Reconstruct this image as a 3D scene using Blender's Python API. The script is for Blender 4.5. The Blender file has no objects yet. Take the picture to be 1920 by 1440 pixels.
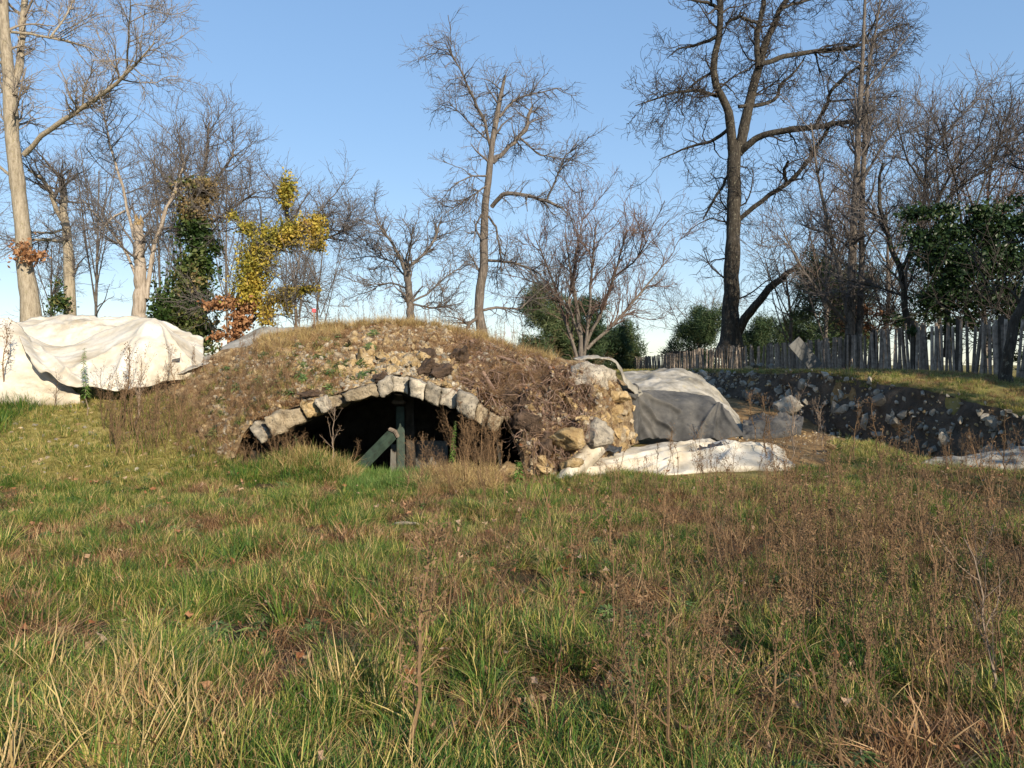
import bpy, math, random
import numpy as np
from mathutils import Vector
sc = bpy.context.scene
R = math.radians
# ------------------------------------------------------------------ camera
cam = bpy.data.cameras.new('camera'); camo = bpy.data.objects.new('camera', cam)
sc.collection.objects.link(camo); sc.camera = camo
CH = 1.6; F = 1400.0; HY = 680.0
cam.sensor_width = 36; cam.lens = 36 * F / 1920; cam.sensor_fit = 'HORIZONTAL'
cam.shift_y = (HY - 720) / 1920
cam.clip_start = 0.05; cam.clip_end = 3000
camo.location = (0, 0, CH); camo.rotation_euler = (R(90), 0, 0)
sc.cycles.max_bounces = 4; sc.cycles.diffuse_bounces = 2; sc.cycles.glossy_bounces = 1; sc.cycles.transmission_bounces = 2
sc.render.resolution_x = 1024; sc.render.resolution_y = 768
# ------------------------------------------------------------------ light
SUN_AZ, SUN_EL = 152.0, 25.0           # azimuth clockwise from +Y
w = bpy.data.worlds.new('World'); sc.world = w; w.use_nodes = True
nt = w.node_tree; bg = nt.nodes['Background']
sky = nt.nodes.new('ShaderNodeTexSky'); sky.sky_type = 'NISHITA'; sky.sun_disc = False
sky.sun_elevation = R(SUN_EL); sky.sun_rotation = R(SUN_AZ)
sky.air_density = 1.0; sky.dust_density = 0.0; sky.ozone_density = 4.2; sky.altitude = 0
# the camera compressed the sky's range: the same soft curve over the whole dome
gm = nt.nodes.new('ShaderNodeGamma'); gm.inputs[1].default_value = .45; hs = nt.nodes.new('ShaderNodeHueSaturation'); hs.inputs['Saturation'].default_value = 1.5; hs.inputs['Value'].default_value = 1.85; hs.inputs['Hue'].default_value = .508
nt.links.new(sky.outputs[0], gm.inputs[0]); nt.links.new(gm.outputs[0], hs.inputs['Color']); nt.links.new(hs.outputs[0], bg.inputs[0]); bg.inputs[1].default_value = 0.15
sl = bpy.data.lights.new('sun', 'SUN'); sl.energy = 5.0; sl.angle = R(0.53); sl.color = (1, 0.87, 0.68)
so = bpy.data.objects.new('sun', sl); sc.collection.objects.link(so)
sd = Vector((math.sin(R(SUN_AZ)) * math.cos(R(SUN_EL)), math.cos(R(SUN_AZ)) * math.cos(R(SUN_EL)), math.sin(R(SUN_EL))))
so.rotation_euler = sd.to_track_quat('Z', 'Y').to_euler(); so.location = (8, -12, 14)
sc.view_settings.view_transform = 'Standard'; sc.view_settings.look = 'None'
sc.view_settings.exposure = 0.62; sc.view_settings.gamma = 1
# ------------------------------------------------------------------ helpers
rs = np.random.RandomState(7); random.seed(7)
def W(px, py, Y): return np.array([(px - 960) / F * Y, Y, CH + (HY - py) / F * Y])
def _h(ix, iy, iz, s):
    n = (ix * 374761393 + iy * 668265263 + iz * 2147483647 + s * 1274126177) & 0xffffffff
    n = ((n ^ (n >> 13)) * 1274126177) & 0xffffffff
    return ((n ^ (n >> 16)) & 0xffff) / 65535.0
def vnoise(p, s=0):
    p = np.asarray(p, float); i = np.floor(p).astype(np.int64); f = p - i; f = f * f * (3 - 2 * f); o = 0
    for dx in (0, 1):
        for dy in (0, 1):
            for dz in (0, 1):
                wgt = (f[..., 0] if dx else 1 - f[..., 0]) * (f[..., 1] if dy else 1 - f[..., 1]) * (f[..., 2] if dz else 1 - f[..., 2])
                o = o + wgt * _h(i[..., 0] + dx, i[..., 1] + dy, i[..., 2] + dz, s)
    return o
def fbm(p, oct=4, s=0):
    p = np.asarray(p, float); a = .5; t = 0
    for k in range(oct): t = t + a * (vnoise(p * 2 ** k, s + k) - .5); a *= .5
    return t * 2
def n2(x, y, sc_, s=0, oct=3):
    x = np.asarray(x, float); y = np.asarray(y, float)
    return fbm(np.stack([x * sc_, y * sc_, np.zeros_like(x) + .37], -1), oct, s)
def sstep(a, b, x): t = np.clip((x - a) / (b - a), 0, 1); return t * t * (3 - 2 * t)
COL = sc.collection
def mk(name, v, f, mat=None, parent=None, smooth=False, link=True):
    me = bpy.data.meshes.new(name); v = np.asarray(v, float)
    if isinstance(f, np.ndarray):
        k = f.shape[1]; me.vertices.add(len(v)); me.vertices.foreach_set('co', v.ravel())
        me.loops.add(f.size); me.loops.foreach_set('vertex_index', f.ravel().astype(np.int32))
        me.polygons.add(len(f)); me.polygons.foreach_set('loop_start', np.arange(0, f.size, k, dtype=np.int32))
        me.polygons.foreach_set('loop_total', np.full(len(f), k, np.int32)); me.update(calc_edges=True)
    else:
        me.from_pydata([tuple(a) for a in v], [], f); me.update()
    if smooth: me.polygons.foreach_set('use_smooth', np.ones(len(me.polygons), bool))
    if mat: me.materials.append(mat)
    o = bpy.data.objects.new(name, me)
    if link: COL.objects.link(o)
    if parent: o.parent = parent
    return o
def ob(name, me, parent=None, loc=(0, 0, 0), rot=(0, 0, 0), scl=(1, 1, 1)):
    o = bpy.data.objects.new(name, me); COL.objects.link(o); o.parent = parent
    o.location = loc; o.rotation_euler = rot; o.scale = scl; return o
def tag(o, label, cat, group=None):
    o['label'] = label; o['category'] = cat
    if group: o['group'] = group
    return o
def kind(o, k, label=None):
    o['kind'] = k
    if label: o['label'] = label
    return o
def empty(name, loc=(0, 0, 0), rot=(0, 0, 0)):
    o = bpy.data.objects.new(name, None); COL.objects.link(o); o.location = loc; o.rotation_euler = rot
    o.empty_display_size = .1; return o
def shift_parent(root):
    """children were built in world coordinates: keep them there under a root standing elsewhere"""
    for c in root.children:
        c.location = Vector(c.location) - root.location
def quads(nu, nv):
    a = np.arange((nu - 1) * (nv - 1)); i = a // (nv - 1); j = a % (nv - 1); b = i * nv + j
    return np.stack([b, b + nv, b + nv + 1, b + 1], 1)
# ------------------------------------------------------------------ materials
def ramp(nt, src, stops):
    r = nt.nodes.new('ShaderNodeValToRGB'); e = r.color_ramp.elements
    while len(e) < len(stops): e.new(.5)
    for k, (p, c) in enumerate(stops): e[k].position = p; e[k].color = (*c, 1)
    nt.links.new(src, r.inputs[0]); return r.outputs[0]
def noise(nt, scale, detail=5, rough=.6, vec=None, dist=0):
    n = nt.nodes.new('ShaderNodeTexNoise'); n.inputs['Scale'].default_value = scale
    n.inputs['Detail'].default_value = detail; n.inputs['Roughness'].default_value = rough; n.inputs['Distortion'].default_value = dist
    if vec is None:
        tc = nt.nodes.new('ShaderNodeNewGeometry'); vec = tc.outputs['Position']
    nt.links.new(vec, n.inputs['Vector']); return n.outputs['Fac']
def mixc(nt, fac, a, b, mode='MIX'):
    m = nt.nodes.new('ShaderNodeMix'); m.data_type = 'RGBA'; m.blend_type = mode
    if isinstance(fac, (int, float)): m.inputs[0].default_value = fac
    else: nt.links.new(fac, m.inputs[0])
    for s, i in ((a, 6), (b, 7)):
        if isinstance(s, tuple): m.inputs[i].default_value = (*s, 1)
        else: nt.links.new(s, m.inputs[i])
    return m.outputs[2]
def bump(nt, src, strength, dist=.02):
    b = nt.nodes.new('ShaderNodeBump'); b.inputs['Strength'].default_value = strength; b.inputs['Distance'].default_value = dist
    nt.links.new(src, b.inputs['Height']); return b.outputs[0]
def newmat(name, rough=.9):
    m = bpy.data.materials.new(name); m.use_nodes = True; p = m.node_tree.nodes['Principled BSDF']
    p.inputs['Roughness'].default_value = rough; p.inputs['Specular IOR Level'].default_value = .25
    return m, m.node_tree, p
def objrand(nt):
    return nt.nodes.new('ShaderNodeObjectInfo').outputs['Random']
def noisy(name, stops, scale=6, bs=.5, bscale=30, rough=.9, dist=.02, second=None, rnd=0, objspace=False):
    m, nt, p = newmat(name, rough); vec = None
    if objspace: vec = nt.nodes.new('ShaderNodeTexCoord').outputs['Object']
    c = ramp(nt, noise(nt, scale, 6, .65, vec), stops)
    if second: c = mixc(nt, ramp(nt, noise(nt, second[0], 5, .7, vec), [(second[2], (0, 0, 0)), (second[2] + .08, (1, 1, 1))]), c, second[1])
    if rnd:
        g = nt.nodes.new('ShaderNodeMapRange'); g.inputs[3].default_value = 1 - rnd; g.inputs[4].default_value = 1 + rnd
        nt.links.new(objrand(nt), g.inputs[0]); c = mixc(nt, 1.0, c, g.outputs[0], 'MULTIPLY')
    nt.links.new(c, p.inputs['Base Color']); nt.links.new(bump(nt, noise(nt, bscale, 6, .7, vec), bs, dist), p.inputs['Normal'])
    return m
def leafmat(name, stops, trans=.2, rough=.55, attr='tint', rnd=.35):
    m, nt, p = newmat(name, rough)
    a = nt.nodes.new('ShaderNodeAttribute'); a.attribute_name = attr
    ad = nt.nodes.new('ShaderNodeMath'); ad.operation = 'MULTIPLY_ADD'; nt.links.new(objrand(nt), ad.inputs[0])
    ad.inputs[1].default_value = rnd; nt.links.new(a.outputs['Fac'], ad.inputs[2])
    sb = nt.nodes.new('ShaderNodeMath'); sb.operation = 'SUBTRACT'; nt.links.new(ad.outputs[0], sb.inputs[0]); sb.inputs[1].default_value = rnd / 2
    c = ramp(nt, sb.outputs[0], stops); nt.links.new(c, p.inputs['Base Color'])
    t = nt.nodes.new('ShaderNodeBsdfTranslucent'); nt.links.new(c, t.inputs[0])
    mx = nt.nodes.new('ShaderNodeMixShader'); mx.inputs[0].default_value = trans
    nt.links.new(p.outputs[0], mx.inputs[1]); nt.links.new(t.outputs[0], mx.inputs[2])
    nt.links.new(mx.outputs[0], nt.nodes['Material Output'].inputs[0]); return m
M = {}
M['ground'] = noisy('ground_soil', [(.3, (.10, .075, .04)), (.45, (.16, .13, .05)), (.58, (.17, .16, .055)), (.7, (.24, .19, .10))], 2.2, .8, 40, second=(9, (.30, .24, .15), .66))
def ground_material():
    m, nt, p = newmat('ground_soil', .95)
    g = ramp(nt, noise(nt, 2.2, 6, .65), [(.3, (.018, .014, .007)), (.5, (.04, .031, .014)), (.7, (.09, .066, .032))])
    ms = ramp(nt, noise(nt, 3, 6, .7), [(.3, (.13, .10, .035)), (.5, (.24, .20, .055)), (.7, (.36, .29, .12))])
    a2 = nt.nodes.new('ShaderNodeAttribute'); a2.attribute_name = 'mossy'; g = mixc(nt, a2.outputs['Fac'], g, ms)
    b = ramp(nt, noise(nt, 7, 6, .7), [(.3, (.10, .06, .03)), (.5, (.24, .145, .06)), (.7, (.38, .26, .13))])
    a = nt.nodes.new('ShaderNodeAttribute'); a.attribute_name = 'bare'
    nt.links.new(mixc(nt, a.outputs['Fac'], g, b), p.inputs['Base Color']); nt.links.new(bump(nt, noise(nt, 40, 6, .7), .8, .03), p.inputs['Normal']); return m
M['ground'] = ground_material()
M['lining'] = noisy('shade_dark_stone', [(.3, (.04, .035, .03)), (.7, (.11, .095, .075))], 5, .8, 30)  # stone colour darkened to stand for the unlit vault interior
M['mound'] = noisy('mound_soil', [(.3, (.11, .07, .04)), (.45, (.27, .185, .105)), (.58, (.42, .31, .18)), (.72, (.55, .43, .27))], 6, 1, 28, dist=.04, second=(13, (.09, .06, .04), .63))
M['darksoil'] = noisy('shade_root_soil', [(.3, (.035, .025, .018)), (.6, (.12, .08, .055)), (.75, (.2, .14, .1))], 7, 1, 35, dist=.05)  # dark soil colour carries the shade of the root cavities
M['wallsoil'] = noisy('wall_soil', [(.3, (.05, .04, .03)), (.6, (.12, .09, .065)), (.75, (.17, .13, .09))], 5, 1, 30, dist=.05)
M['lime'] = noisy('limestone', [(.3, (.17, .135, .09)), (.48, (.36, .29, .195)), (.66, (.55, .45, .31))], 7, 1, 30, dist=.05, second=(18, (.13, .105, .075), .58), rnd=.22)
M['ochre'] = noisy('ochre_limestone', [(.3, (.22, .145, .07)), (.48, (.44, .31, .15)), (.66, (.62, .48, .29))], 7, 1, 26, dist=.06, second=(14, (.17, .115, .065), .57), rnd=.2)
M['grey_stone'] = noisy('lichen_stone', [(.3, (.15, .135, .11)), (.5, (.33, .29, .23)), (.68, (.50, .44, .34))], 9, .9, 45, second=(26, (.09, .085, .075), .56), rnd=.18)
M['wallstone'] = noisy('rubble_stone', [(.3, (.16, .14, .11)), (.55, (.30, .265, .21)), (.72, (.42, .37, .30))], 6, .8, 35, second=(15, (.12, .10, .08), .62), rnd=.35)
M['tarp'] = noisy('white_tarp', [(.3, (.33, .27, .185)), (.46, (.50, .445, .35)), (.64, (.64, .60, .52))], 1.6, .4, 60, .75, .006, second=(4.5, (.42, .36, .26), .62))
M['dirty_tarp'] = noisy('dirty_tarp', [(.3, (.12, .105, .08)), (.47, (.25, .23, .19)), (.66, (.42, .39, .335))], 2.2, .25, 60, .8, .006, second=(4, (.36, .31, .2), .6))
M['grey_tarp'] = noisy('grey_geotextile', [(.3, (.03, .03, .03)), (.5, (.075, .073, .07)), (.7, (.135, .127, .115))], 2.2, .3, 80, .95, .006, second=(5, (.14, .125, .10), .62))
M['black'] = noisy('black_sheet', [(.3, (.03, .032, .036)), (.7, (.07, .075, .08))], 8, .4, 40, .6)
M['green_paint'] = noisy('green_paint', [(.35, (.02, .034, .026)), (.6, (.042, .066, .05))], 7, .5, 50, .6, .004, second=(17, (.025, .03, .026), .57))
M['old_wood'] = noisy('weathered_wood', [(.3, (.10, .078, .062)), (.5, (.22, .178, .145)), (.7, (.34, .285, .235))], 9, .6, 60, .9, .006, rnd=.4)
M['dark_wood'] = noisy('dark_wood', [(.3, (.03, .025, .02)), (.7, (.09, .075, .06))], 9, .6, 50)
M['board'] = noisy('grey_board', [(.3, (.11, .11, .105)), (.7, (.18, .18, .175))], 4, .2, 50)
M['pale_block'] = noisy('pale_block', [(.3, (.11, .105, .095)), (.7, (.17, .165, .15))], 4, .3, 50)
def barkmat(name, c0, c1, c2, lichen=None):
    m, nt, p = newmat(name, .95); g = nt.nodes.new('ShaderNodeNewGeometry')
    mp = nt.nodes.new('ShaderNodeMapping'); mp.inputs['Scale'].default_value = (1, 1, .22); nt.links.new(g.outputs['Position'], mp.inputs[0])
    f = noise(nt, 14, 6, .7, mp.outputs[0]); c = ramp(nt, f, [(.32, c0), (.5, c1), (.68, c2)])
    if lichen: c = mixc(nt, ramp(nt, noise(nt, 9, 5, .75), [(.58, (0, 0, 0)), (.64, (1, 1, 1))]), c, lichen)
    nt.links.new(c, p.inputs['Base Color']); nt.links.new(bump(nt, f, .9, .05), p.inputs['Normal']); return m
M['bark_pale'] = barkmat('pale_bark', (.16, .13, .09), (.30, .255, .19), (.40, .35, .27), (.24, .21, .13))
M['bark_dark'] = barkmat('oak_bark', (.018, .015, .012), (.045, .038, .03), (.085, .073, .058), (.17, .16, .12))
M['bark_grey'] = barkmat('grey_bark', (.06, .05, .041), (.135, .113, .095), (.21, .178, .148), (.23, .205, .165))
M['bark_stump'] = barkmat('bare_wood', (.17, .135, .10), (.33, .275, .22), (.44, .38, .31))
M['twig'] = noisy('twig_bark', [(.3, (.085, .074, .068)), (.7, (.165, .143, .13))], 3, .1, 30)
M['twig_dark'] = noisy('dark_twig_bark', [(.3, (.03, .025, .022)), (.7, (.07, .058, .05))], 3, .1, 30)
M['twig_red'] = noisy('reddish_twig_bark', [(.3, (.10, .07, .058)), (.7, (.19, .125, .10))], 3, .1, 30)
M['twig_pale'] = noisy('pale_twig_bark', [(.3, (.17, .14, .11)), (.7, (.32, .27, .22))], 3, .1, 30)
M['root'] = noisy('dead_root', [(.3, (.13, .085, .06)), (.55, (.27, .18, .135)), (.75, (.40, .29, .22))], 6, .4, 40)
M['deadstem'] = noisy('dead_stem', [(.3, (.09, .055, .03)), (.7, (.24, .15, .08))], 5, .2, 30, rnd=.3)
M['seed'] = noisy('seed_head', [(.3, (.085, .05, .028)), (.7, (.22, .14, .075))], 9, .2, 30, rnd=.3)
M['greystem'] = noisy('grey_dead_stem', [(.3, (.16, .115, .085)), (.7, (.32, .245, .18))], 5, .2, 30, rnd=.25)
M['grass'] = leafmat('grass_blade', [(0, (.025, .06, .014)), (.3, (.07, .15, .022)), (.5, (.17, .215, .036)), (.66, (.42, .34, .10)), (.85, (.56, .43, .19)), (1, (.15, .08, .035))])
M['lush'] = leafmat('lush_grass', [(0, (.06, .12, .03)), (.5, (.10, .19, .04)), (1, (.2, .25, .07))])
M['straw'] = leafmat('straw_grass', [(0, (.22, .17, .06)), (.3, (.42, .31, .13)), (.6, (.56, .42, .2)), (1, (.30, .17, .08))])
M['brown'] = leafmat('dead_brown_grass', [(0, (.07, .035, .018)), (.4, (.19, .10, .048)), (.7, (.33, .195, .095)), (1, (.47, .32, .165))])
M['moss'] = leafmat('moss', [(0, (.10, .10, .025)), (.5, (.21, .19, .05)), (1, (.30, .25, .09))])
M['leaf_green'] = leafmat('green_leaf', [(0, (.04, .08, .025)), (.5, (.09, .15, .045)), (1, (.17, .22, .07))])
M['leaf_bright'] = leafmat('bright_leaf', [(0, (.08, .16, .03)), (.5, (.13, .24, .05)), (1, (.22, .30, .08))])
M['ivy'] = leafmat('ivy_leaf', [(0, (.02, .045, .012)), (.5, (.05, .085, .022)), (.8, (.11, .13, .04)), (1, (.26, .19, .09))], .2, .4)
M['ivy_dark'] = leafmat('dark_ivy_leaf', [(0, (.012, .028, .01)), (.6, (.03, .055, .018)), (1, (.06, .08, .03))], .15, .4)
M['ivy_yellow'] = leafmat('yellow_ivy_leaf', [(0, (.13, .15, .03)), (.3, (.29, .26, .045)), (.55, (.47, .36, .06)), (.8, (.55, .39, .09)), (1, (.30, .17, .06))], .3)
M['oak_leaf'] = leafmat('brown_oak_leaf', [(0, (.22, .10, .045)), (.5, (.38, .19, .09)), (1, (.5, .30, .16))], .3)
M['litter'] = leafmat('fallen_leaf', [(0, (.2, .07, .025)), (.4, (.32, .16, .08)), (.7, (.42, .27, .16)), (1, (.34, .26, .19))], .2, .7, rnd=.9)
M['pine'] = leafmat('pine_needle', [(0, (.025, .05, .022)), (.5, (.055, .09, .035)), (1, (.13, .14, .06))], .15)
M['red'] = noisy('red_paint', [(.3, (.6, .08, .1)), (.7, (.75, .14, .15))], 5, .1, 30)
# ------------------------------------------------------------------ terrain
PLY = np.array([11.0, 11.6, 13.2, 15.7, 19.5, 23, 30]); PLX = np.array([8.75, 8.04, 7.45, 6.73, 5.45, 4.0, 1.5])
BTY = np.array([3, 8, 10, 11.4, 12.2, 13.8, 16.2, 20, 30, 60]); BTZ = np.array([0, .05, .25, .62, .86, 1.16, 1.37, 1.36, 1.25, 1.1])
def wall_x(y): return np.interp(y, PLY, PLX)
def hgt(x, y):
    x = np.asarray(x, float); y = np.asarray(y, float)
    px = 960 + F * x / np.maximum(y, 1.0)
    left = np.interp(y, [9.2, 9.7, 12, 14, 20, 60], [0, .10, 1.06, 1.3, 1.25, 1.1])
    mid = np.interp(y, [9, 16, 19, 24, 60], [0, 0, .9, 1.2, 1.1])
    floor = np.interp(y, [9.3, 10.8, 11.3, 12.6, 15.7, 20, 30, 60], [0, .03, .05, .17, .24, .9, 1.2, 1.1])
    floor = floor - .32 * sstep(6.0, 7.2, x) * sstep(11.2, 12.2, y) * (1 - sstep(15, 17, y))
    a = sstep(330, 500, px); z = left * (1 - a) + mid * a
    b = sstep(1040, 1180, px); z = z * (1 - b) + floor * b
    bank = np.interp(y, BTY, BTZ) - .27 * sstep(9.8, 11.6, x) * (1 - sstep(19, 24, y)) * sstep(12, 15, y)
    c = sstep(0, .38, x - wall_x(y)) * sstep(9.5, 10.6, y)
    z = z * (1 - c) + np.maximum(bank, z) * c
    # rear plateau, sloping gently away
    far = sstep(60, 400, y); z = z * (1 - far) + (-3.0) * far
    z = np.where(y < 3, 0, z)
    # sunken floor inside the vault
    v = sstep(-3.75, -3.3, x) * (1 - sstep(-.35, 0.05, x)) * sstep(10.65, 11.15, y) * (1 - sstep(15.5, 16.5, y))
    z = z - .95 * v
    z = z + .30 * np.exp(-((x + 2.85) / .62) ** 2 - ((y - 10.1) / .42) ** 2) + .16 * np.exp(-((x + .62) / .5) ** 2 - ((y - 9.7) / .5) ** 2)
    nr = 1 - sstep(25, 60, np.abs(y))
    z = z + (.07 * n2(x, y, .9, 3) + .03 * n2(x, y, 4, 5)) * nr
    return z
def lin(*parts): return np.unique(np.round(np.concatenate([np.arange(a, b, s) for a, b, s in parts]), 4))
gx = lin((-900, -100, 100), (-100, -20, 8), (-20, -9, .6), (-9, 11, .085), (11, 24, .6), (24, 100, 8), (100, 901, 100))
gy = lin((-80, -8, 6), (-8, 2, .8), (2, 9, .12), (9, 20.5, .085), (20.5, 50, 1.2), (50, 150, 10), (150, 1500, 150))
GX, GY = np.meshgrid(gx, gy, indexing='ij'); GZ = hgt(GX, GY)
kind(mk('ground', np.stack([GX, GY, GZ], -1).reshape(-1, 3), quads(len(gx), len(gy)), M['ground'], smooth=True), 'structure', 'grassy ground rising to the plateau behind the mound')
bare_w = (sstep(1180, 1240, 960 + F * GX / np.maximum(GY, 1)) * sstep(10.9, 11.5, GY) * (GX < wall_x(GY) + .5) * (GY < 24) * (1 - .85 * sstep(1600, 1690, 960 + F * GX / np.maximum(GY, 1)))).ravel()
at = bpy.data.objects['ground'].data.attributes.new('bare', 'FLOAT', 'POINT'); at.data.foreach_set('value', bare_w.astype(np.float32))
_p = 960 + F * GX / np.maximum(GY, 1)
moss_w = np.clip((1 - sstep(330, 420, _p)) * sstep(9.0, 9.8, GY) + sstep(1000, 1150, _p) * sstep(8.6, 9.8, GY) * .8, 0, 1).ravel()
at = bpy.data.objects['ground'].data.attributes.new('mossy', 'FLOAT', 'POINT'); at.data.foreach_set('value', moss_w.astype(np.float32))
# mound: control rows in picture coordinates with depth
MP = np.array([300, 340, 400, 440, 458, 480, 520, 560, 610, 640, 700, 737, 765, 800, 858, 892, 944, 962, 985, 1050, 1110, 1150, 1185, 1200])
B0 = np.array([870, 868, 866, 858, 812, 784, 774, 761, 745, 735, 718, 702, 704, 717, 732, 745, 782, 815, 888, 897, 888, 860, 835, 830])
Y0 = np.array([10.6, 10.6, 10.5, 10.45] + [10.42] * 14 + [10.3, 10.3, 10.6, 11.2, 12.0, 12.4])
B1 = np.array([800, 790, 775, 768, 762, 742, 728, 715, 704, 698, 688, 682, 682, 690, 703, 716, 735, 742, 765, 800, 800, 790, 800, 815])
Y1 = Y0 + np.array([.6] * 4 + [.5] * 14 + [.3, .3, .3, .3, .3, .2])
B2 = np.array([738, 730, 712, 706, 702, 690, 678, 668, 660, 655, 648, 644, 646, 650, 660, 668, 682, 690, 700, 718, 726, 730, 760, 810])
Y2 = Y0 + np.array([1.5] * 4 + [1.4] * 14 + [1.1, 1.0, .9, .7, .5, .4])
B3 = np.array([700, 692, 664, 656, 652, 640, 630, 622, 615, 611, 605, 604, 605, 609, 622, 632, 650, 656, 664, 674, 684, 694, 735, 805])
Y3 = Y0 + np.array([2.6] * 4 + [2.9] * 14 + [2.5, 2.4, 2.0, 1.5, 1.0, .6])
NU, NV = 420, 190
mu = np.linspace(300, 1200, NU); tv = np.concatenate([np.linspace(0, 1, 150), 1 + np.linspace(0, 1, 41)[1:]])
def rows(A): return np.interp(mu, MP, A)
ctrl = []
for b, yy in ((B0, Y0), (B1, Y1), (B2, Y2), (B3, Y3)):
    Y = rows(yy); ctrl.append(np.stack([(mu - 960) / F * Y, Y, CH + (HY - rows(b)) / F * Y], -1))
ctrl = np.array(ctrl)                                                 # 4,NU,3
back = ctrl[3] + np.stack([np.zeros(NU), np.full(NU, 4.5), -ctrl[3][:, 2] + .7], -1)
def cr(P, t):
    Q = np.concatenate([[2 * P[0] - P[1]], P, [2 * P[-1] - P[-2]]]); k = min(int(t), len(P) - 2); f = t - k
    p0, p1, p2, p3 = Q[k:k + 4]
    return .5 * (2 * p1 + (p2 - p0) * f + (2 * p0 - 5 * p1 + 4 * p2 - p3) * f * f + (3 * p1 - p0 - 3 * p2 + p3) * f ** 3)
MS = np.zeros((NU, NV, 3))
for j, t in enumerate(tv):
    if t <= 1: MS[:, j] = cr(ctrl, t * 3)
    else:
        s = t - 1; MS[:, j] = ctrl[3] * (1 - s) + back * s; MS[:, j, 2] = ctrl[3][:, 2] * (1 - s * s) + back[:, 2] * s * s
root_zone = (sstep(840, 900, mu)[:, None] * (1 - sstep(1090, 1140, mu))[:, None]) * (1 - sstep(.75, .95, tv))[None]
nz = fbm(MS * 1.6, 4, 11) * .22 + fbm(MS * 5, 4, 21) * .13 - .22 * np.clip(fbm(MS * 3.3, 3, 41) - .05, 0, 1) + fbm(MS * 10, 3, 51) * .07
rid = 1 - np.abs(fbm(MS * np.array([2.6, 2.6, 1.4]), 3, 31)) * 2.4
nz = nz + root_zone * (rid - .6) * .38
edge = sstep(0, .06, tv)[None]
MS[..., 1] -= nz * edge * .9; MS[..., 2] += nz * edge * .45
crest_w = 1
def mound_material():
    m, nt, p = newmat('mound_soil', .95)
    a0 = ramp(nt, noise(nt, 6, 6, .7), [(.3, (.085, .052, .03)), (.45, (.23, .155, .085)), (.58, (.40, .295, .17)), (.72, (.56, .44, .28))])
    a1 = ramp(nt, noise(nt, 8, 6, .7), [(.3, (.03, .019, .013)), (.55, (.095, .06, .04)), (.75, (.2, .135, .095))])
    a = nt.nodes.new('ShaderNodeAttribute'); a.attribute_name = 'rooty'
    nt.links.new(mixc(nt, a.outputs['Fac'], a0, a1), p.inputs['Base Color']); nt.links.new(bump(nt, noise(nt, 28, 7, .75), 1, .06), p.inputs['Normal']); return m
M['mound'] = mound_material()
kind(mk('mound', MS.reshape(-1, 3), quads(NU, NV), M['mound'], smooth=True), 'structure', 'earth and rubble mound over the stone vault')
mound_o = bpy.data.objects['mound']; at = mound_o.data.attributes.new('rooty', 'FLOAT', 'POINT'); at.data.foreach_set('value', np.clip(root_zone * 1.1 * sstep(-.25, .2, fbm(MS * 1.3, 3, 77)) , 0, 1).astype(np.float32).ravel())
def msample(n, p0, p1, t0, t1, rng):
    u = (rng.uniform(p0, p1, n) - 300) / 900 * (NU - 1); t = rng.uniform(t0, t1, n) * 149
    i = u.astype(int).clip(0, NU - 2); j = t.astype(int).clip(0, NV - 2); fu = (u - i)[:, None]; fv = (t - j)[:, None]
    return MS[i, j] * (1 - fu) * (1 - fv) + MS[i + 1, j] * fu * (1 - fv) + MS[i, j + 1] * (1 - fu) * fv + MS[i + 1, j + 1] * fu * fv
def mpt(px, py):
    """point of the mound surface seen at a picture position"""
    q = MS[:, :150]; sx = 960 + F * q[..., 0] / q[..., 1]; sy = HY - F * (q[..., 2] - CH) / q[..., 1]
    k = np.argmin((sx - px) ** 2 + (sy - py) ** 2); return q.reshape(-1, 3)[k]
# ------------------------------------------------------------------ rocks
import bmesh
def hull_rock(seed, n=16, flat=.75, bev=True):
    r = np.random.RandomState(seed); p = r.normal(size=(n, 3)); p /= np.linalg.norm(p, axis=1)[:, None]
    p *= r.uniform(.8, 1.1, (n, 1)); p[:, 2] *= flat; p[:, 1] *= r.uniform(.7, 1); bm = bmesh.new()
    for q in p: bm.verts.new(q)
    rr = bmesh.ops.convex_hull(bm, input=bm.verts[:]); bmesh.ops.delete(bm, geom=[g for g in rr['geom_interior'] if isinstance(g, bmesh.types.BMVert)], context='VERTS')
    me = bpy.data.meshes.new('stone'); bm.to_mesh(me); bm.free(); return me
def boulder_mesh(seed, flat=.8, rough=.16):
    r = np.random.RandomState(seed); bm = bmesh.new(); bmesh.ops.create_icosphere(bm, subdivisions=4, radius=1)
    pl = r.normal(size=(11, 3)); pl /= np.linalg.norm(pl, axis=1)[:, None]; dd = r.uniform(.42, .8, 11)
    v = np.array([q.co[:] for q in bm.verts])
    for k in range(11):
        d = v @ pl[k] - dd[k]; v -= np.clip(d, 0, None)[:, None] * pl[k] * .93
    v *= 1.3; v += v * (fbm(v * 2.2 + seed, 5, seed) * rough * 1.5)[:, None] + v * (fbm(v * 9 + seed, 3, seed) * .14)[:, None]; v[:, 2] *= flat
    for q, c in zip(bm.verts, v): q.co = c
    me = bpy.data.meshes.new('boulder'); bm.to_mesh(me); bm.free()
    me.polygons.foreach_set('use_smooth', np.ones(len(me.polygons), bool)); return me
def withmat(me, m):
    me = me.copy(); me.materials.clear(); me.materials.append(m); return me
base_rocks = [hull_rock(k, 13 + k % 5, .6 + .06 * (k % 5)) for k in range(12)]
rocks = {k: [withmat(b, M[k]) for b in base_rocks] for k in ('lime', 'ochre', 'wallstone', 'grey_stone')}
for me in base_rocks: bpy.data.meshes.remove(me)
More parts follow.
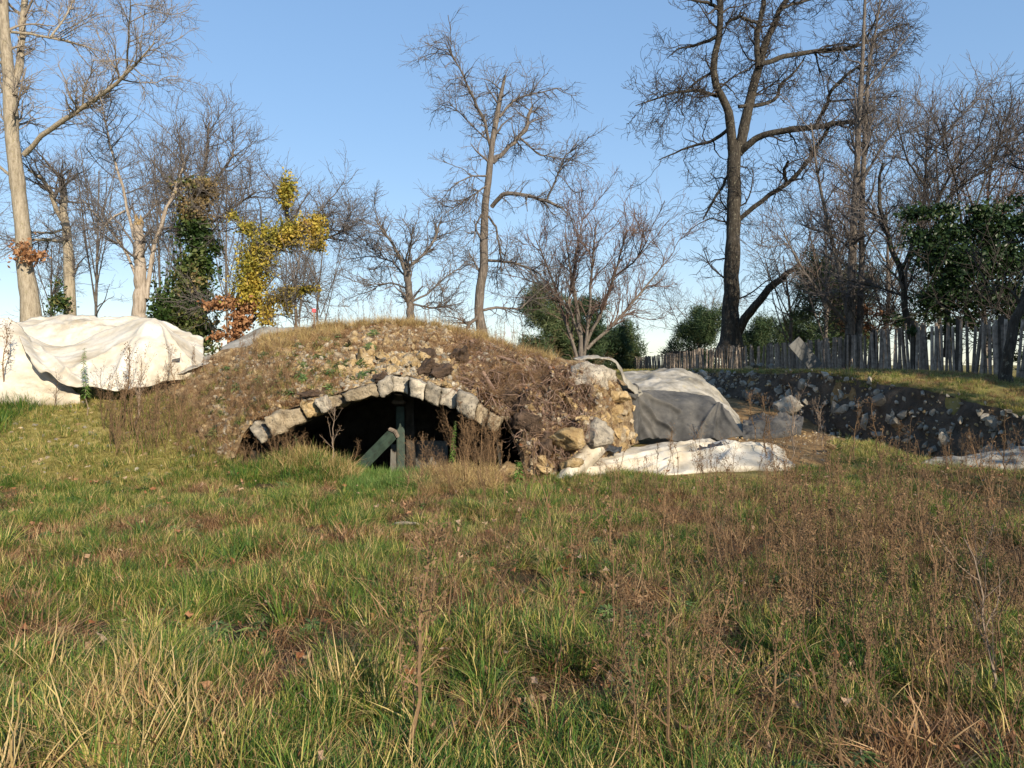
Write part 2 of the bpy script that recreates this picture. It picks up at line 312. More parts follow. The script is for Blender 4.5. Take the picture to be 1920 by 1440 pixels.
def rock(kindm, p, s, parent, rng, squash=(1, 1, 1)):
    return ob('stone', rocks[kindm][rng.randint(12)], parent, p, tuple(rng.uniform(0, 6.28, 3)) if squash == (1, 1, 1) else (rng.uniform(-.3, .3), rng.uniform(-.3, .3), rng.uniform(0, 6.28)),
              tuple(s * rng.uniform(.8, 1.25) * q for q in squash))
rg = np.random.RandomState(3)
# stones bedded in the mound
for n, p0, p1, t0, t1, s0, s1 in ((112, 600, 900, .3, .97, .04, .11), (36, 470, 700, .15, .85, .03, .08), (26, 900, 1130, .15, .8, .03, .08), (14, 330, 470, .2, .8, .03, .08), (48, 985, 1110, .0, .4, .04, .11), (42, 1115, 1192, .0, .9, .05, .13)):
    for p in msample(n, p0, p1, t0, t1, rg):
        rock('ochre' if rg.rand() < .55 else 'lime', p, rg.uniform(s0, s1), mound_o, rg)
for px, py, s in ((663, 685, .10), (690, 680, .15), (717, 667, .10), (737, 695, .11), (680, 668, .12), (745, 690, .07), (780, 682, .10), (790, 670, .08), (640, 690, .08), (700, 655, .1), (725, 640, .09), (655, 650, .12), (760, 700, .06), (835, 720, .06), (1055, 745, .07), (1065, 752, .08), (1050, 740, .06), (570, 760, .06), (1075, 760, .07), (690, 640, .1), (665, 640, .1)):
    rock('ochre' if rg.rand() < .6 else 'lime', mpt(px, py) + np.array([0, -.04, 0]), s, mound_o, rg)
# boulders that can be told apart
BL = [(1065, 822, 10.35, (.23, .2, .21), 'ochre', 21, 'craggy ochre boulder at the right foot of the mound'),
      (1115, 815, 10.65, (.27, .22, .24), 'grey_stone', 22, 'large grey-topped boulder beside the rolled end of the white tarp'),
      (1108, 722, 11.9, (.42, .38, .38), 'grey_stone', 33, 'big weathered boulder high on the mound under the tarp edge'),
      (1160, 745, 11.75, (.16, .14, .13), 'ochre', 24, 'brown block wedged beside the gathered knot of grey tarp'),
      (1148, 772, 11.75, (.19, .16, .15), 'ochre', 25, 'brown boulder just below the wedged block by the grey tarp'),
      (1070, 868, 10.25, (.15, .12, .11), 'ochre', 26, 'rounded ochre stone against the rolled white tarp'),
      (945, 885, 10.15, (.26, .16, .12), 'ochre', 27, 'low pale yellow rock right of the vault mouth'),
      (1015, 880, 10.25, (.12, .1, .09), 'ochre', 28, 'small ochre stone between vault mouth and boulders'),
      (1478, 757, 16.0, (.3, .22, .26), 'wallstone', 29, 'pointed grey boulder leaning at the foot of the rubble wall'),
      (770, 985, 7.35, (.22, .12, .03), 'grey_stone', 30, 'flat grey stone slab lying in the grass before the vault'),
      (712, 1005, 6.9, (.1, .08, .06), 'lime', 31, 'small buff stone in the bare patch of grass'),
      (1560, 838, 12.2, (.1, .08, .06), 'ochre', 32, 'ochre stone on bare soil behind the dry stalks'),
      (1715, 755, 14.9, (.16, .13, .1), 'wallstone', 34, 'pale boulder high in the shaded rubble wall')]
for px, py, Y, s, m, seed, lab in BL:
    o = ob('boulder', withmat(boulder_mesh(seed), M[m]), None, W(px, py, Y), (rg.uniform(-.3, .3), rg.uniform(-.3, .3), rg.uniform(0, 6)), s); tag(o, lab, 'boulder')
# ------------------------------------------------------------------ the vault
vault = empty('stone_vault', W(740, 890, 10.4)); tag(vault, 'ruined stone vault with a pointed voussoir arch opening into the mound', 'vault')
Z4 = lambda x, y: (400 + x * .41667, 580 + y * .41667)
VO = [((95, 560), (150, 545), (210, 610), (170, 632)), ((150, 530), (190, 495), (265, 570), (215, 605)), ((222, 490), (290, 468), (315, 545), (270, 567)), ((298, 460), (390, 438), (412, 503), (325, 541)),
      ((395, 432), (450, 413), (476, 468), (416, 500)), ((455, 411), (500, 399), (527, 450), (480, 467)), ((505, 398), (560, 383), (592, 428), (535, 451)), ((568, 380), (720, 333), (752, 386), (602, 423)),
      ((724, 338), (800, 305), (806, 368), (760, 386)), ((806, 298), (876, 304), (878, 388), (804, 370)), ((881, 308), (961, 334), (941, 407), (882, 388)), ((965, 334), (1030, 357), (1011, 431), (945, 407)),
      ((1033, 354), (1101, 369), (1085, 448), (1015, 431)), ((1105, 370), (1182, 400), (1170, 494), (1088, 452)), ((1185, 428), (1240, 455), (1225, 532), (1172, 495)), ((1243, 458), (1307, 488), (1272, 560), (1227, 536))]
vm = ['lime', 'grey_stone', 'lime', 'lime', 'ochre', 'grey_stone', 'lime', 'lime', 'grey_stone', 'grey_stone', 'grey_stone', 'grey_stone', 'grey_stone', 'grey_stone', 'lime', 'lime']
for k, q in enumerate(VO):
    if k == 0: continue
    yf = 10.26 + .10 * math.sin(k * 2.3); pts = [Z4(*a) for a in q]; cx = sum(p[0] for p in pts) / 4; cy = sum(p[1] for p in pts) / 4
    pts = [(cx + (a - cx) * .965, cy + (b - cy) * (1.02 + .12 * math.sin(k * 4.1))) for a, b in pts]
    n = 9; g = np.linspace(0, 1, n); V = []; Fc = []
    bm = bmesh.new(); bmesh.ops.create_cube(bm, size=2); bmesh.ops.subdivide_edges(bm, edges=bm.edges[:], cuts=7, use_grid_fill=True)
    for v in bm.verts:
        a, b, c = v.co; 
        # rounded box
        rr = .10; cc = np.array([max(-1 + rr, min(1 - rr, a)), max(-1 + rr, min(1 - rr, b)), max(-1 + rr, min(1 - rr, c))]); d = np.array([a, b, c]) - cc; L = np.linalg.norm(d)
        if L > 0: a, b, c = cc + d / L * rr
        s, t = (a + 1) / 2, (1 - c) / 2
        x = (pts[0][0] * (1 - s) + pts[1][0] * s) * (1 - t) + (pts[3][0] * (1 - s) + pts[2][0] * s) * t
        y = (pts[0][1] * (1 - s) + pts[1][1] * s) * (1 - t) + (pts[3][1] * (1 - s) + pts[2][1] * s) * t
        v.co = W(x, y, yf) + np.array([0, (b + 1) / 2 * .55, 0])
    co = np.array([v.co[:] for v in bm.verts]); dsp = fbm(co * 5 + k, 3, k) * .035 + fbm(co * 14 + k, 4, k + 5) * .055; bm.normal_update()
    for v, dd in zip(bm.verts, dsp): v.co += v.normal * dd
    me = bpy.data.meshes.new('voussoir'); bm.to_mesh(me); bm.free(); me.polygons.foreach_set('use_smooth', np.ones(len(me.polygons), bool))
    me.materials.append(M[vm[k]]); o = ob('voussoir', me, vault)
    if k == 9: o.name = 'keystone'; o['label'] = 'grey keystone crusted with lichen'
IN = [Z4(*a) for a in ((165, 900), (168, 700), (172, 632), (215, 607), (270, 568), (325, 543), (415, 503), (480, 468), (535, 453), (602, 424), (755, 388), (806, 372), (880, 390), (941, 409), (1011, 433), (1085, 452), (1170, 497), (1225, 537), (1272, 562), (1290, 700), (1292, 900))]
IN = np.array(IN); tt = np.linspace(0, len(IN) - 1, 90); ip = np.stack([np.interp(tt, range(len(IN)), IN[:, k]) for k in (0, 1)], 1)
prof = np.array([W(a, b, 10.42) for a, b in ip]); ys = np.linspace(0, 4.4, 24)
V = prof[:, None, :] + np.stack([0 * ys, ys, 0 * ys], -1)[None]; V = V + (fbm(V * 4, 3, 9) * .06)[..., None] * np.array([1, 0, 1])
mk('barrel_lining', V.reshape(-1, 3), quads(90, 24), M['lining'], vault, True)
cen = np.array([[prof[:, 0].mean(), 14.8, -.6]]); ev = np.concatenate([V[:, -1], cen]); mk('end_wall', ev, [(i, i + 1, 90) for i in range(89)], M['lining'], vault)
shift_parent(vault)
def beam(name, a, b, w_, d_, mat, roll=0, parent=None):
    a = Vector(a); b = Vector(b); L = (b - a).length; bm = bmesh.new(); bmesh.ops.create_cube(bm, size=1)
    bmesh.ops.scale(bm, vec=(w_, d_, L), verts=bm.verts[:]); bmesh.ops.bevel(bm, geom=bm.edges[:], offset=min(w_, d_) * .08, segments=2, affect='EDGES')
    bmesh.ops.subdivide_edges(bm, edges=[e for e in bm.edges if e.calc_length() > L * .5], cuts=6)
    for v in bm.verts:
        q = fbm(np.array(v.co) * 9 + L, 2, 4) * .008; v.co.x += q; v.co.y += q
    me = bpy.data.meshes.new(name); bm.to_mesh(me); bm.free(); me.materials.append(mat)
    q = (b - a).to_track_quat('Z', 'Y').to_euler(); o = ob(name, me, parent, (a + b) / 2, q); o.rotation_euler.rotate_axis('Z', roll); return o
# props
pr = empty('timber_prop', W(753, 890, 11.2)); tag(pr, 'upright green-painted timber prop under the keystone', 'prop')
beam('post', W(753, 990, 11.2), W(750, 762, 11.2), .115, .12, M['green_paint'], .25, pr)
beam('cap_block', W(749, 757, 11.2), W(749, 750, 11.2), .2, .2, M['old_wood'], 0, pr); beam('wedge', W(749, 749.5, 11.2), W(749, 732, 11.2), .13, .16, M['dark_wood'], .1, pr); shift_parent(pr)
tag(beam('dark_post', W(772, 990, 11.55), W(769, 742, 11.55), .13, .13, M['dark_wood']), 'dark unpainted post standing just behind the green prop', 'prop')
dp = empty('leaning_prop', W(665, 885, 10.6)); tag(dp, 'fallen green-painted beam leaning diagonally against the upright prop', 'prop')
beam('beam', W(652, 900, 10.6), W(735, 815, 11.05), .135, .13, M['green_paint'], .3, dp)
beam('end_plate', W(736, 814, 11.06), W(741, 809, 11.09), .15, .14, M['old_wood'], .3, dp); shift_parent(dp)
for px0, px1, py0, py1, Y, lab in ((776, 838, 826, 900, 11.75, 'pale block standing in the dark right of the props'), (732, 750, 833, 880, 11.9, 'narrow pale board in the dark left of the green prop')):
    a = W(px0, py0, Y); b = W(px1, py1, Y); me = bpy.data.meshes.new('m'); bm = bmesh.new(); bmesh.ops.create_cube(bm, size=1); bmesh.ops.bevel(bm, geom=bm.edges[:], offset=.03, segments=2, affect='EDGES'); bm.to_mesh(me); bm.free(); me.materials.append(M['pale_block'])
    tag(ob('pale_block' if px0 > 760 else 'pale_board', me, None, ((a[0] + b[0]) / 2, Y, (a[2] + b[2]) / 2 - .25), (0, .03, .05), (b[0] - a[0], .1, a[2] - b[2] + .5)), lab, 'block' if px0 > 760 else 'board')
# ------------------------------------------------------------------ rubble wall of the pit
wl = empty('rubble_wall', (7.2, 13.5, 0)); tag(wl, 'shaded rubble stone wall cut into the bank at the right', 'wall')
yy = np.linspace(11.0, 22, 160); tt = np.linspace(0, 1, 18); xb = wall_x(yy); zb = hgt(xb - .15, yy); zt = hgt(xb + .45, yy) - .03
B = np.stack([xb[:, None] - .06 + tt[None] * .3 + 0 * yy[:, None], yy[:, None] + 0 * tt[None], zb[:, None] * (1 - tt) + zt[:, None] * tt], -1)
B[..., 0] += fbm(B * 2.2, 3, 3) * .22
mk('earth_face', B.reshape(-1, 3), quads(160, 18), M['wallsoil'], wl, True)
for k in range(285):
    i = int(160 * rg.rand() ** 1.25); j = rg.randint(0, 18); p = B[min(i, 159), j]; big = rg.rand() < .16
    rock('wallstone', p + np.array([-.02, 0, 0]), rg.uniform(.1, .19) if big else rg.uniform(.035, .09), wl, rg)
shift_parent(wl)
# ------------------------------------------------------------------ tarps
def tarp(name, label, grid, mat, nu=70, nv=50, wr=.02, ws=3, seed=0, thick=.012, cat='tarp', folds=None, parent=None, drape='', creases=()):
    G = np.array([[W(*p) for p in row] for row in grid]); nr, nc = G.shape[:2]
    A = np.array([[cr(G[:, c], t) for c in range(nc)] for t in np.linspace(0, nr - 1 - 1e-6, nv)])          # nv,nc,3
    S = np.array([[cr(A[r], t) for t in np.linspace(0, nc - 1 - 1e-6, nu)] for r in range(nv)])
    du = np.gradient(S, axis=1); dv = np.gradient(S, axis=0); N = np.cross(du, dv); N /= np.linalg.norm(N, axis=2)[..., None] + 1e-9
    if N[..., 1].mean() > 0: N = -N
    d = fbm(S * ws + seed, 4, seed) * wr
    d = d + wr * .8 * (1 - 2.5 * np.abs(fbm(S * np.array([ws * .9, ws * .9, ws * .5]) + seed + 7, 2, seed + 3)))
    d = d + wr * .3 * (1 - 3 * np.abs(fbm(S * ws * 3.1 + seed, 3, seed + 9)))
    uu, vv = np.meshgrid(np.linspace(0, 1, nu), np.linspace(0, 1, nv))
    for (a, b), (c, e), amp, wd in creases:
        L2 = (c - a) ** 2 + (e - b) ** 2; t = np.clip(((uu - a) * (c - a) + (vv - b) * (e - b)) / L2, 0, 1); dist = np.hypot(uu - a - t * (c - a), vv - b - t * (e - b)) + .012 * fbm(S * 3, 2, seed)
        d = d + amp * np.exp(-np.abs(dist / wd) ** 1.4) * np.minimum(1, 6 * t + .1)
    if folds: d = d + folds[0] * np.sin(np.linspace(0, 1, nu)[None] * folds[1] + 1.7 * fbm(S * 1.5, 2, seed)) * np.linspace(folds[2], folds[3], nv)[:, None]
    S = S + N * d[..., None]
    if drape:
        hz = hgt(S[..., 0], S[..., 1]); e = np.zeros(hz.shape, bool)
        if 'b' in drape: e[-1] = True
        if 'r' in drape: e[:, -1] = True
        if 'l' in drape: e[:, 0] = True
        if 't' in drape: e[0] = True
        S[..., 2] = np.where(e, hz - .01, np.maximum(S[..., 2], hz + .015))
    o = mk(name, S.reshape(-1, 3), quads(nv, nu), mat, parent, True)
    md = o.modifiers.new('thick', 'SOLIDIFY'); md.thickness = thick; md.offset = 0
    if not parent: tag(o, label, cat)
    return o
# left heap: rear sheet, big front sheet, hanging left sheet
tarp('white_tarp', 'rear cream tarp over the left heap below the tall pale tree', [[(30, 610, 14.6), (110, 594, 14.8), (210, 597, 14.6), (300, 606, 14.4), (380, 640, 14.3)], [(20, 625, 13.8), (110, 622, 13.9), (200, 625, 13.8), (300, 640, 13.7), (380, 668, 13.6)], [(20, 680, 13.2), (110, 680, 13.2), (200, 680, 13.2), (300, 690, 13.2), (380, 690, 13.2)]], M['tarp'], 80, 50, .08, 2.2, 1)
tarp('white_tarp', 'big white tarp swagged over the left heap with its peak at right', [[(15, 608, 13.2), (70, 640, 13.0), (130, 650, 13.1), (200, 622, 13.3), (285, 599, 13.2), (335, 634, 13.2), (388, 674, 13.3)],
      [(35, 635, 12.4), (75, 668, 12.3), (140, 672, 12.4), (210, 655, 12.5), (285, 632, 12.5), (335, 655, 12.7), (380, 682, 12.9)],
      [(50, 665, 11.9), (95, 700, 11.75), (150, 708, 11.75), (215, 700, 11.8), (280, 680, 12.0), (330, 690, 12.3), (370, 697, 12.6)],
      [(75, 690, 11.75), (112, 716, 11.55), (160, 730, 11.5), (220, 733, 11.55), (270, 728, 11.75), (310, 715, 12.1), (355, 708, 12.5)]], M['tarp'], 150, 110, .04, 1.6, 2, creases=[((.68, .05), (.45, .95), .07, .02), ((.68, .05), (.6, 1), .06, .018), ((.68, .05), (.8, .95), .07, .02), ((.15, .1), (.33, .9), .07, .025), ((.6, .3), (.25, .65), .06, .025), ((.68, .05), (.95, .6), .05, .02), ((.68, .05), (.53, 1), .05, .014)], folds=(.03, 22, .2, 1))
tarp('white_tarp', 'brilliant white tarp hanging at the far left edge under the fold', [[(-120, 605, 12.9), (-40, 598, 12.8), (25, 602, 12.8), (60, 640, 12.75)], [(-120, 640, 12.0), (-40, 640, 12.05), (30, 655, 12.15), (95, 690, 12.2)], [(-130, 690, 11.75), (-40, 690, 11.8), (45, 708, 11.85), (140, 735, 11.95)], [(-130, 715, 11.65), (-30, 712, 11.65), (55, 735, 11.65), (150, 748, 11.75)]], M['tarp'], 80, 60, .05, 2, 3, drape='b')
tarp('white_tarp', 'low crumpled pale tarp between the white heap and the mound', [[(270, 690, 12.9), (320, 680, 13.0), (385, 672, 13.2), (440, 660, 13.5)], [(265, 705, 12.4), (320, 694, 12.5), (385, 684, 12.7), (440, 668, 13.1)], [(275, 715, 12.1), (320, 706, 12.2), (375, 692, 12.4), (430, 678, 12.8)]], M['dirty_tarp'], 60, 36, .04, 4, 4)
tarp('grey_tarp_flap', 'dark torn tarp edge poking out on the left heap', [[(278, 672, 12.28), (300, 678, 12.25), (338, 673, 12.4)], [(280, 679, 12.2), (300, 685, 12.2), (338, 677, 12.35)]], M['grey_tarp'], 24, 8, .02, 8, 5)
tarp('beige_tarp', 'beige tarp ridge on the skyline left of the mound crest', [[(430, 645, 15.5), (490, 618, 15.6), (540, 616, 15.6), (620, 612, 15.6)], [(415, 655, 14.8), (480, 636, 14.9), (550, 630, 14.9), (620, 628, 14.9)], [(415, 668, 14.3), (480, 650, 14.3), (550, 650, 14.3), (620, 650, 14.3)]], M['dirty_tarp'], 50, 30, .03, 2.5, 6)
# right: heap sheet, grey sheet, ground sheet
tarp('pale_tarp', 'pale stained tarp over the heap behind the grey sheet', [[(1165, 706, 17.0), (1220, 698, 17.2), (1280, 697, 17.4), (1325, 716, 17.0), (1360, 760, 16.2)], [(1170, 722, 15.8), (1225, 712, 16.0), (1275, 708, 16.2), (1330, 730, 15.9), (1385, 790, 15.2)], [(1180, 745, 14.9), (1230, 735, 15.0), (1280, 738, 15.1), (1335, 760, 14.9), (1390, 808, 14.6)], [(1190, 770, 14.4), (1240, 770, 14.4), (1290, 775, 14.4), (1340, 790, 14.3), (1395, 820, 14.3)]], M['dirty_tarp'], 80, 60, .08, 1.6, 7)
tarp('grey_tarp', 'grey fabric sheet draped from a gathered knot beside the mound', [[(1178, 738, 13.4), (1215, 733, 13.7), (1270, 737, 14.0), (1330, 745, 13.9), (1352, 764, 13.7)], [(1170, 748, 12.7), (1215, 750, 13.2), (1270, 756, 13.4), (1330, 760, 13.4), (1368, 775, 13.3)], [(1174, 790, 12.6), (1220, 790, 13.0), (1275, 792, 13.1), (1330, 793, 13.1), (1385, 800, 13.1)], [(1168, 832, 12.5), (1220, 823, 12.85), (1275, 828, 12.95), (1335, 826, 12.95), (1398, 818, 13.0)]], M['grey_tarp'], 170, 100, .035, 1.8, 8, folds=(.045, 36, .02, 1), creases=[((.02, .2), (x1, y1), .10, .016) for x1, y1 in ((.06, 1), (.13, 1), (.2, 1), (.3, 1), (.42, .85), (.5, .5))] + [((.86, .2), (.6, 1), .08, .02), ((.86, .2), (.75, 1), .07, .02), ((.86, .2), (.97, 1), .07, .02)])
_k = ob('knot', withmat(boulder_mesh(77, .9, .35), M['grey_tarp']), bpy.data.objects['grey_tarp'], W(1181, 742, 12.62), (.2, .3, .4), (.16, .12, .12)); _k['label'] = 'gathered knot of the grey sheet'
tarp('grey_tarp_strap', 'twisted pale strip of tarp running down from the boulder top', [[(1075, 674, 12.3), (1110, 671, 12.4), (1152, 678, 12.4), (1175, 712, 12.5), (1205, 738, 12.9)], [(1078, 676, 12.0), (1112, 674, 12.05), (1150, 682, 12.1), (1170, 716, 12.3), (1194, 745, 12.6)]], M['dirty_tarp'], 60, 10, .03, 6, 9)
tarp('grey_tarp', 'crumpled small grey sheet at the foot of the rubble wall', [[(1395, 790, 14.6), (1430, 782, 14.8), (1470, 784, 15), (1502, 783, 15.2)], [(1392, 805, 14.0), (1430, 798, 14.1), (1470, 800, 14.3), (1504, 797, 14.6)], [(1392, 824, 13.6), (1430, 822, 13.6), (1470, 818, 13.9), (1500, 812, 14.2)]], M['grey_tarp'], 60, 40, .10, 3, 10, drape='b')
tarp('white_tarp', 'flat cream tarp lying on the ground before the grey sheet', [[(1120, 848, 11.9), (1200, 838, 12.2), (1290, 828, 12.6), (1370, 830, 12.6), (1435, 838, 12.3), (1455, 850, 12.0)],
      [(1100, 862, 11.1), (1190, 858, 11.3), (1280, 846, 11.6), (1370, 844, 11.7), (1440, 846, 11.7), (1470, 858, 11.5)],
      [(1075, 885, 10.5), (1170, 880, 10.6), (1270, 866, 10.9), (1360, 852, 11.25), (1440, 858, 11.2), (1482, 868, 11.1)],
      [(1050, 898, 10.25), (1150, 898, 10.25), (1250, 893, 10.4), (1350, 880, 10.7), (1430, 875, 10.85), (1492, 874, 10.9)]], M['tarp'], 190, 100, .03, 1.5, 11, drape='brlt', creases=[((0, .95), (.5, .3), .11, .035), ((.28, .8), (.75, .5), .10, .03), ((.6, .98), (.64, .5), .07, .02), ((.86, 1), (.8, .4), .08, .022), ((.1, .5), (.5, .1), .07, .03), ((.5, .2), (.97, .35), .10, .04), ((.36, 1), (.42, .6), .05, .02)])
tarp('rolled_tarp_edge', 'rolled white tarp end slanting down beside the boulders', [[(1100, 828, 10.75), (1070, 862, 10.4), (1040, 900, 10.05)], [(1112, 826, 10.6), (1082, 862, 10.25), (1050, 898, 9.95)], [(1128, 836, 10.6), (1100, 868, 10.25), (1068, 902, 9.98)], [(1134, 846, 10.75), (1104, 880, 10.4), (1070, 908, 10.1)]], M['tarp'], 40, 24, .012, 5, 12)
tarp('black_sheet_scrap', 'black plastic scrap lying on the cream ground tarp', [[(1285, 845, 11.55), (1315, 838, 11.65), (1352, 832, 11.8)], [(1280, 851, 11.35), (1318, 847, 11.4), (1356, 840, 11.55)]], M['black'], 30, 10, .04, 9, 13)
tarp('black_sheet_scrap', 'black plastic scrap beside the rolled tarp end', [[(1128, 842, 11.2), (1145, 840, 11.3), (1165, 845, 11.3)], [(1120, 852, 10.9), (1142, 851, 10.95), (1163, 850, 11.1)]], M['black'], 24, 10, .05, 9, 14)
tarp('pale_tarp', 'bluish pale tarp lying in shade at the far right', [[(1770, 860, 12.2), (1830, 856, 11.9), (1880, 844, 11.6), (1930, 838, 11.2)], [(1745, 866, 11.8), (1815, 862, 11.5), (1870, 858, 11.3), (1935, 850, 11.0)], [(1722, 874, 11.4), (1810, 878, 11.1), (1870, 880, 10.9), (1940, 878, 10.8)]], M['dirty_tarp'], 60, 30, .05, 2.5, 15, drape='brlt')
# ------------------------------------------------------------------ tubes and growth
def tubes(groups, ksides=None):
    Vs, Fs, off = [], [], 0
    for P, Rr, k in groups:
        m, n, _ = P.shape; t = np.gradient(P, axis=1); t /= np.linalg.norm(t, axis=2)[..., None] + 1e-9
        ref = np.where(np.abs(t[:, :1, 2:3]) > .8, np.array([1., .13, 0]), np.array([.1, .2, 1.])); a = np.cross(t, np.broadcast_to(ref, t.shape)); a /= np.linalg.norm(a, axis=2)[..., None] + 1e-9
        b = np.cross(t, a); th = np.arange(k) * 2 * np.pi / k
        v = P[:, :, None] + Rr[:, :, None, None] * (np.cos(th)[:, None] * a[:, :, None] + np.sin(th)[:, None] * b[:, :, None])
        Vs.append(v.reshape(-1, 3)); i, j, l = np.meshgrid(np.arange(m), np.arange(n - 1), np.arange(k), indexing='ij'); l2 = (l + 1) % k; b0 = (i * n + j) * k
        Fs.append(np.stack([b0 + l, b0 + l2, b0 + k + l2, b0 + k + l], -1).reshape(-1, 4) + off); off += m * n * k
    return np.concatenate(Vs), np.concatenate(Fs)
def resample(p, n):
    p = np.asarray(p, float); d = np.r_[0, np.cumsum(np.linalg.norm(np.diff(p[:, :3], axis=0), axis=1))]; s = np.linspace(0, d[-1], n)
    return np.stack([np.interp(s, d, p[:, k]) for k in range(p.shape[1])], 1)
def children(P, Rr, N, L, ang, rng, n=5, wig=.18, up=.05, rmul=.55, rend=.006, tmin=.2, rmax=9, rmin=0, taper=.3):
    m, k, _ = P.shape; seg = np.linalg.norm(np.diff(P, axis=1), axis=2).sum(1); pi = rng.choice(m, N, p=seg / seg.sum())
    t = rng.uniform(tmin, 1, N) * (k - 1.001); i = t.astype(int); f = (t - i)[:, None]
    p = P[pi, i] * (1 - f) + P[pi, i + 1] * f; r = Rr[pi, i] * (1 - f[:, 0]) + Rr[pi, i + 1] * f[:, 0]
    d = P[pi, i + 1] - P[pi, i]; d /= np.linalg.norm(d, axis=1)[:, None] + 1e-9
    q = rng.normal(size=(N, 3)); q -= (q * d).sum(1)[:, None] * d; q /= np.linalg.norm(q, axis=1)[:, None] + 1e-9
    a = R(1) * rng.uniform(ang[0], ang[1], N)[:, None]; d = d * np.cos(a) + q * np.sin(a)
    ln = L * rng.uniform(.5, 1.3, N); pts = [p]; st = (ln / (n - 1))[:, None]
    for _ in range(n - 1):
        d = d + rng.normal(size=(N, 3)) * wig; d[:, 2] += up; d /= np.linalg.norm(d, axis=1)[:, None]; pts.append(pts[-1] + d * st)
    r0 = np.clip(r * rmul, rmin, rmax); rr = r0[:, None] * np.linspace(1, taper, n)[None]; rr = np.maximum(rr, rend)
    return np.stack(pts, 1), rr
def limbs(L, Y, rng, nres=14, jit=.03):
    Ps, Rs = [], []
    for l in L:
        dY = 0
        if isinstance(l[0], (int, float)): dY = l[0]; l = l[1:]
        n = len(l); q = np.array([np.r_[W(a, b, Y + dY * i / max(n - 1, 1)), .74 * r * Y / F] for i, (a, b, r) in enumerate(l)])
        q = resample(q, nres); q[1:-1, :3] += rng.normal(size=(nres - 2, 3)) * jit * np.minimum(1, q[1:-1, 3:4] * 8)
        Ps.append(q[:, :3]); Rs.append(q[:, 3])
    return np.array(Ps), np.array(Rs)
def sides(r): return 12 if r > .2 else 8 if r > .07 else 5
def trunk_mesh(name, Ps, Rs, mat, root, flare=1.35):
    g = []
    for k in range(len(Ps)):
        rr = Rs[k].copy()
        if k == 0: rr[:2] *= [flare, 1 + (flare - 1) * .35]
        n = 40; q = resample(np.c_[Ps[k], rr], n); nzv = 1 + .16 * fbm(q[:, :3] * 2.3, 3, 5)
        g.append((q[None, :, :3], (q[:, 3] * nzv)[None], sides(q[0, 3])))
    v, f = tubes(g); return mk(name, v, f, mat, root, True)
def tree(name, label, cat, base, Y, L, bark, twig, seed, n1=60, l1=1.6, n2_=500, l2=.8, n3=2600, l3=.4, up=.04, group=None, ang=(25, 70), rend=.004, tmin=.25, flare=1.35, wig=.18, skip=()):
    rng = np.random.RandomState(seed); root = empty(name, W(base[0], base[1], Y)); tag(root, label, cat, group)
    Ps, Rs = limbs(L, Y, rng); trunk_mesh('trunk', Ps, Rs, M[bark], root, flare)
    sel = [k for k in range(len(Ps)) if k not in skip]; P0, R0 = Ps[sel], Rs[sel]
    t0 = np.full(len(sel), 1.0)
    P1, R1 = children(P0, R0, n1, l1, ang, rng, 8, wig, up, .5, .012, tmin, .05, .018)
    Pm = np.concatenate([P1, np.array([resample(p, 8) for p in P0[1:]])]) if len(P0) > 1 else P1; Rm = np.concatenate([R1, np.array([resample(r[:, None], 8)[:, 0] if False else np.interp(np.linspace(0, 1, 8), np.linspace(0, 1, len(r)), r) for r in R0[1:]])]) if len(P0) > 1 else R1
    P2, R2 = children(Pm, Rm, n2_, l2, ang, rng, 6, wig * 1.2, up, .6, .007, .15, .020, .008)
    P3, R3 = children(np.concatenate([P2]), R2, n3, l3, (25, 65), rng, 4, wig * 1.2, up, .7, rend, .1, .010, .005)
    v, f = tubes([(P1, R1, 5), (P2, R2, 3), (P3, R3, 3)]); mk('crown', v, f, M[twig], root)
    shift_parent(root); return root, (P1, P2, P3)
def leafcloud(pts, size, rng, fold=True):
    n = len(pts); a = rng.normal(size=(n, 3)); a /= np.linalg.norm(a, axis=1)[:, None]; b = rng.normal(size=(n, 3)); b -= (a * b).sum(1)[:, None] * a; b /= np.linalg.norm(b, axis=1)[:, None]
    s = (size * rng.uniform(.6, 1.3, n))[:, None]; c = np.cross(a, b)
    v = np.stack([pts - a * s, pts + b * s * .6 + c * s * .15, pts + a * s, pts - b * s * .6 + c * s * .15], 1).reshape(-1, 3)
    f = np.arange(4 * n).reshape(n, 4); f = np.concatenate([f[:, [0, 1, 2]], f[:, [0, 2, 3]]]); return v, f
def settint(o, vals):
    at = o.data.attributes.new('tint', 'FLOAT', 'POINT'); at.data.foreach_set('value', np.asarray(vals, np.float32))
def foliage(name, pts, size, mat, root, rng, tints=None):
    v, f = leafcloud(pts, size, rng); o = mk(name, v, f, M[mat], root); t = rng.uniform(0, 1, len(pts)) if tints is None else tints
    settint(o, np.repeat(t, 4))
    if name != 'crown': o['kind'] = 'stuff'
    return o
def blobs(cs, n, rng, Y):
    """points in the shells of clumps (px,py,rx,ry)"""
    cs = np.array(cs, float); wgt = cs[:, 2] * cs[:, 3]; i = rng.choice(len(cs), n, p=wgt / wgt.sum()); d = rng.normal(size=(n, 3)); d /= np.linalg.norm(d, axis=1)[:, None]
    d = d * (np.abs(rng.normal(.68, .33, (n, 1))) * (1 + .9 * fbm(d * 1.7 + i[:, None] * 3.1, 3, 4))[:, None]); q = np.array([W(a, b, Y) for a, b in cs[:, :2]]); r = cs[:, 2:] * Y / F
    p = q[i] + d * np.stack([r[i, 0], r[i, 0], r[i, 1]], 1); k = fbm(p * 2.1, 3, 8); return p[k > -.14 - .16 * rng.rand(n)]
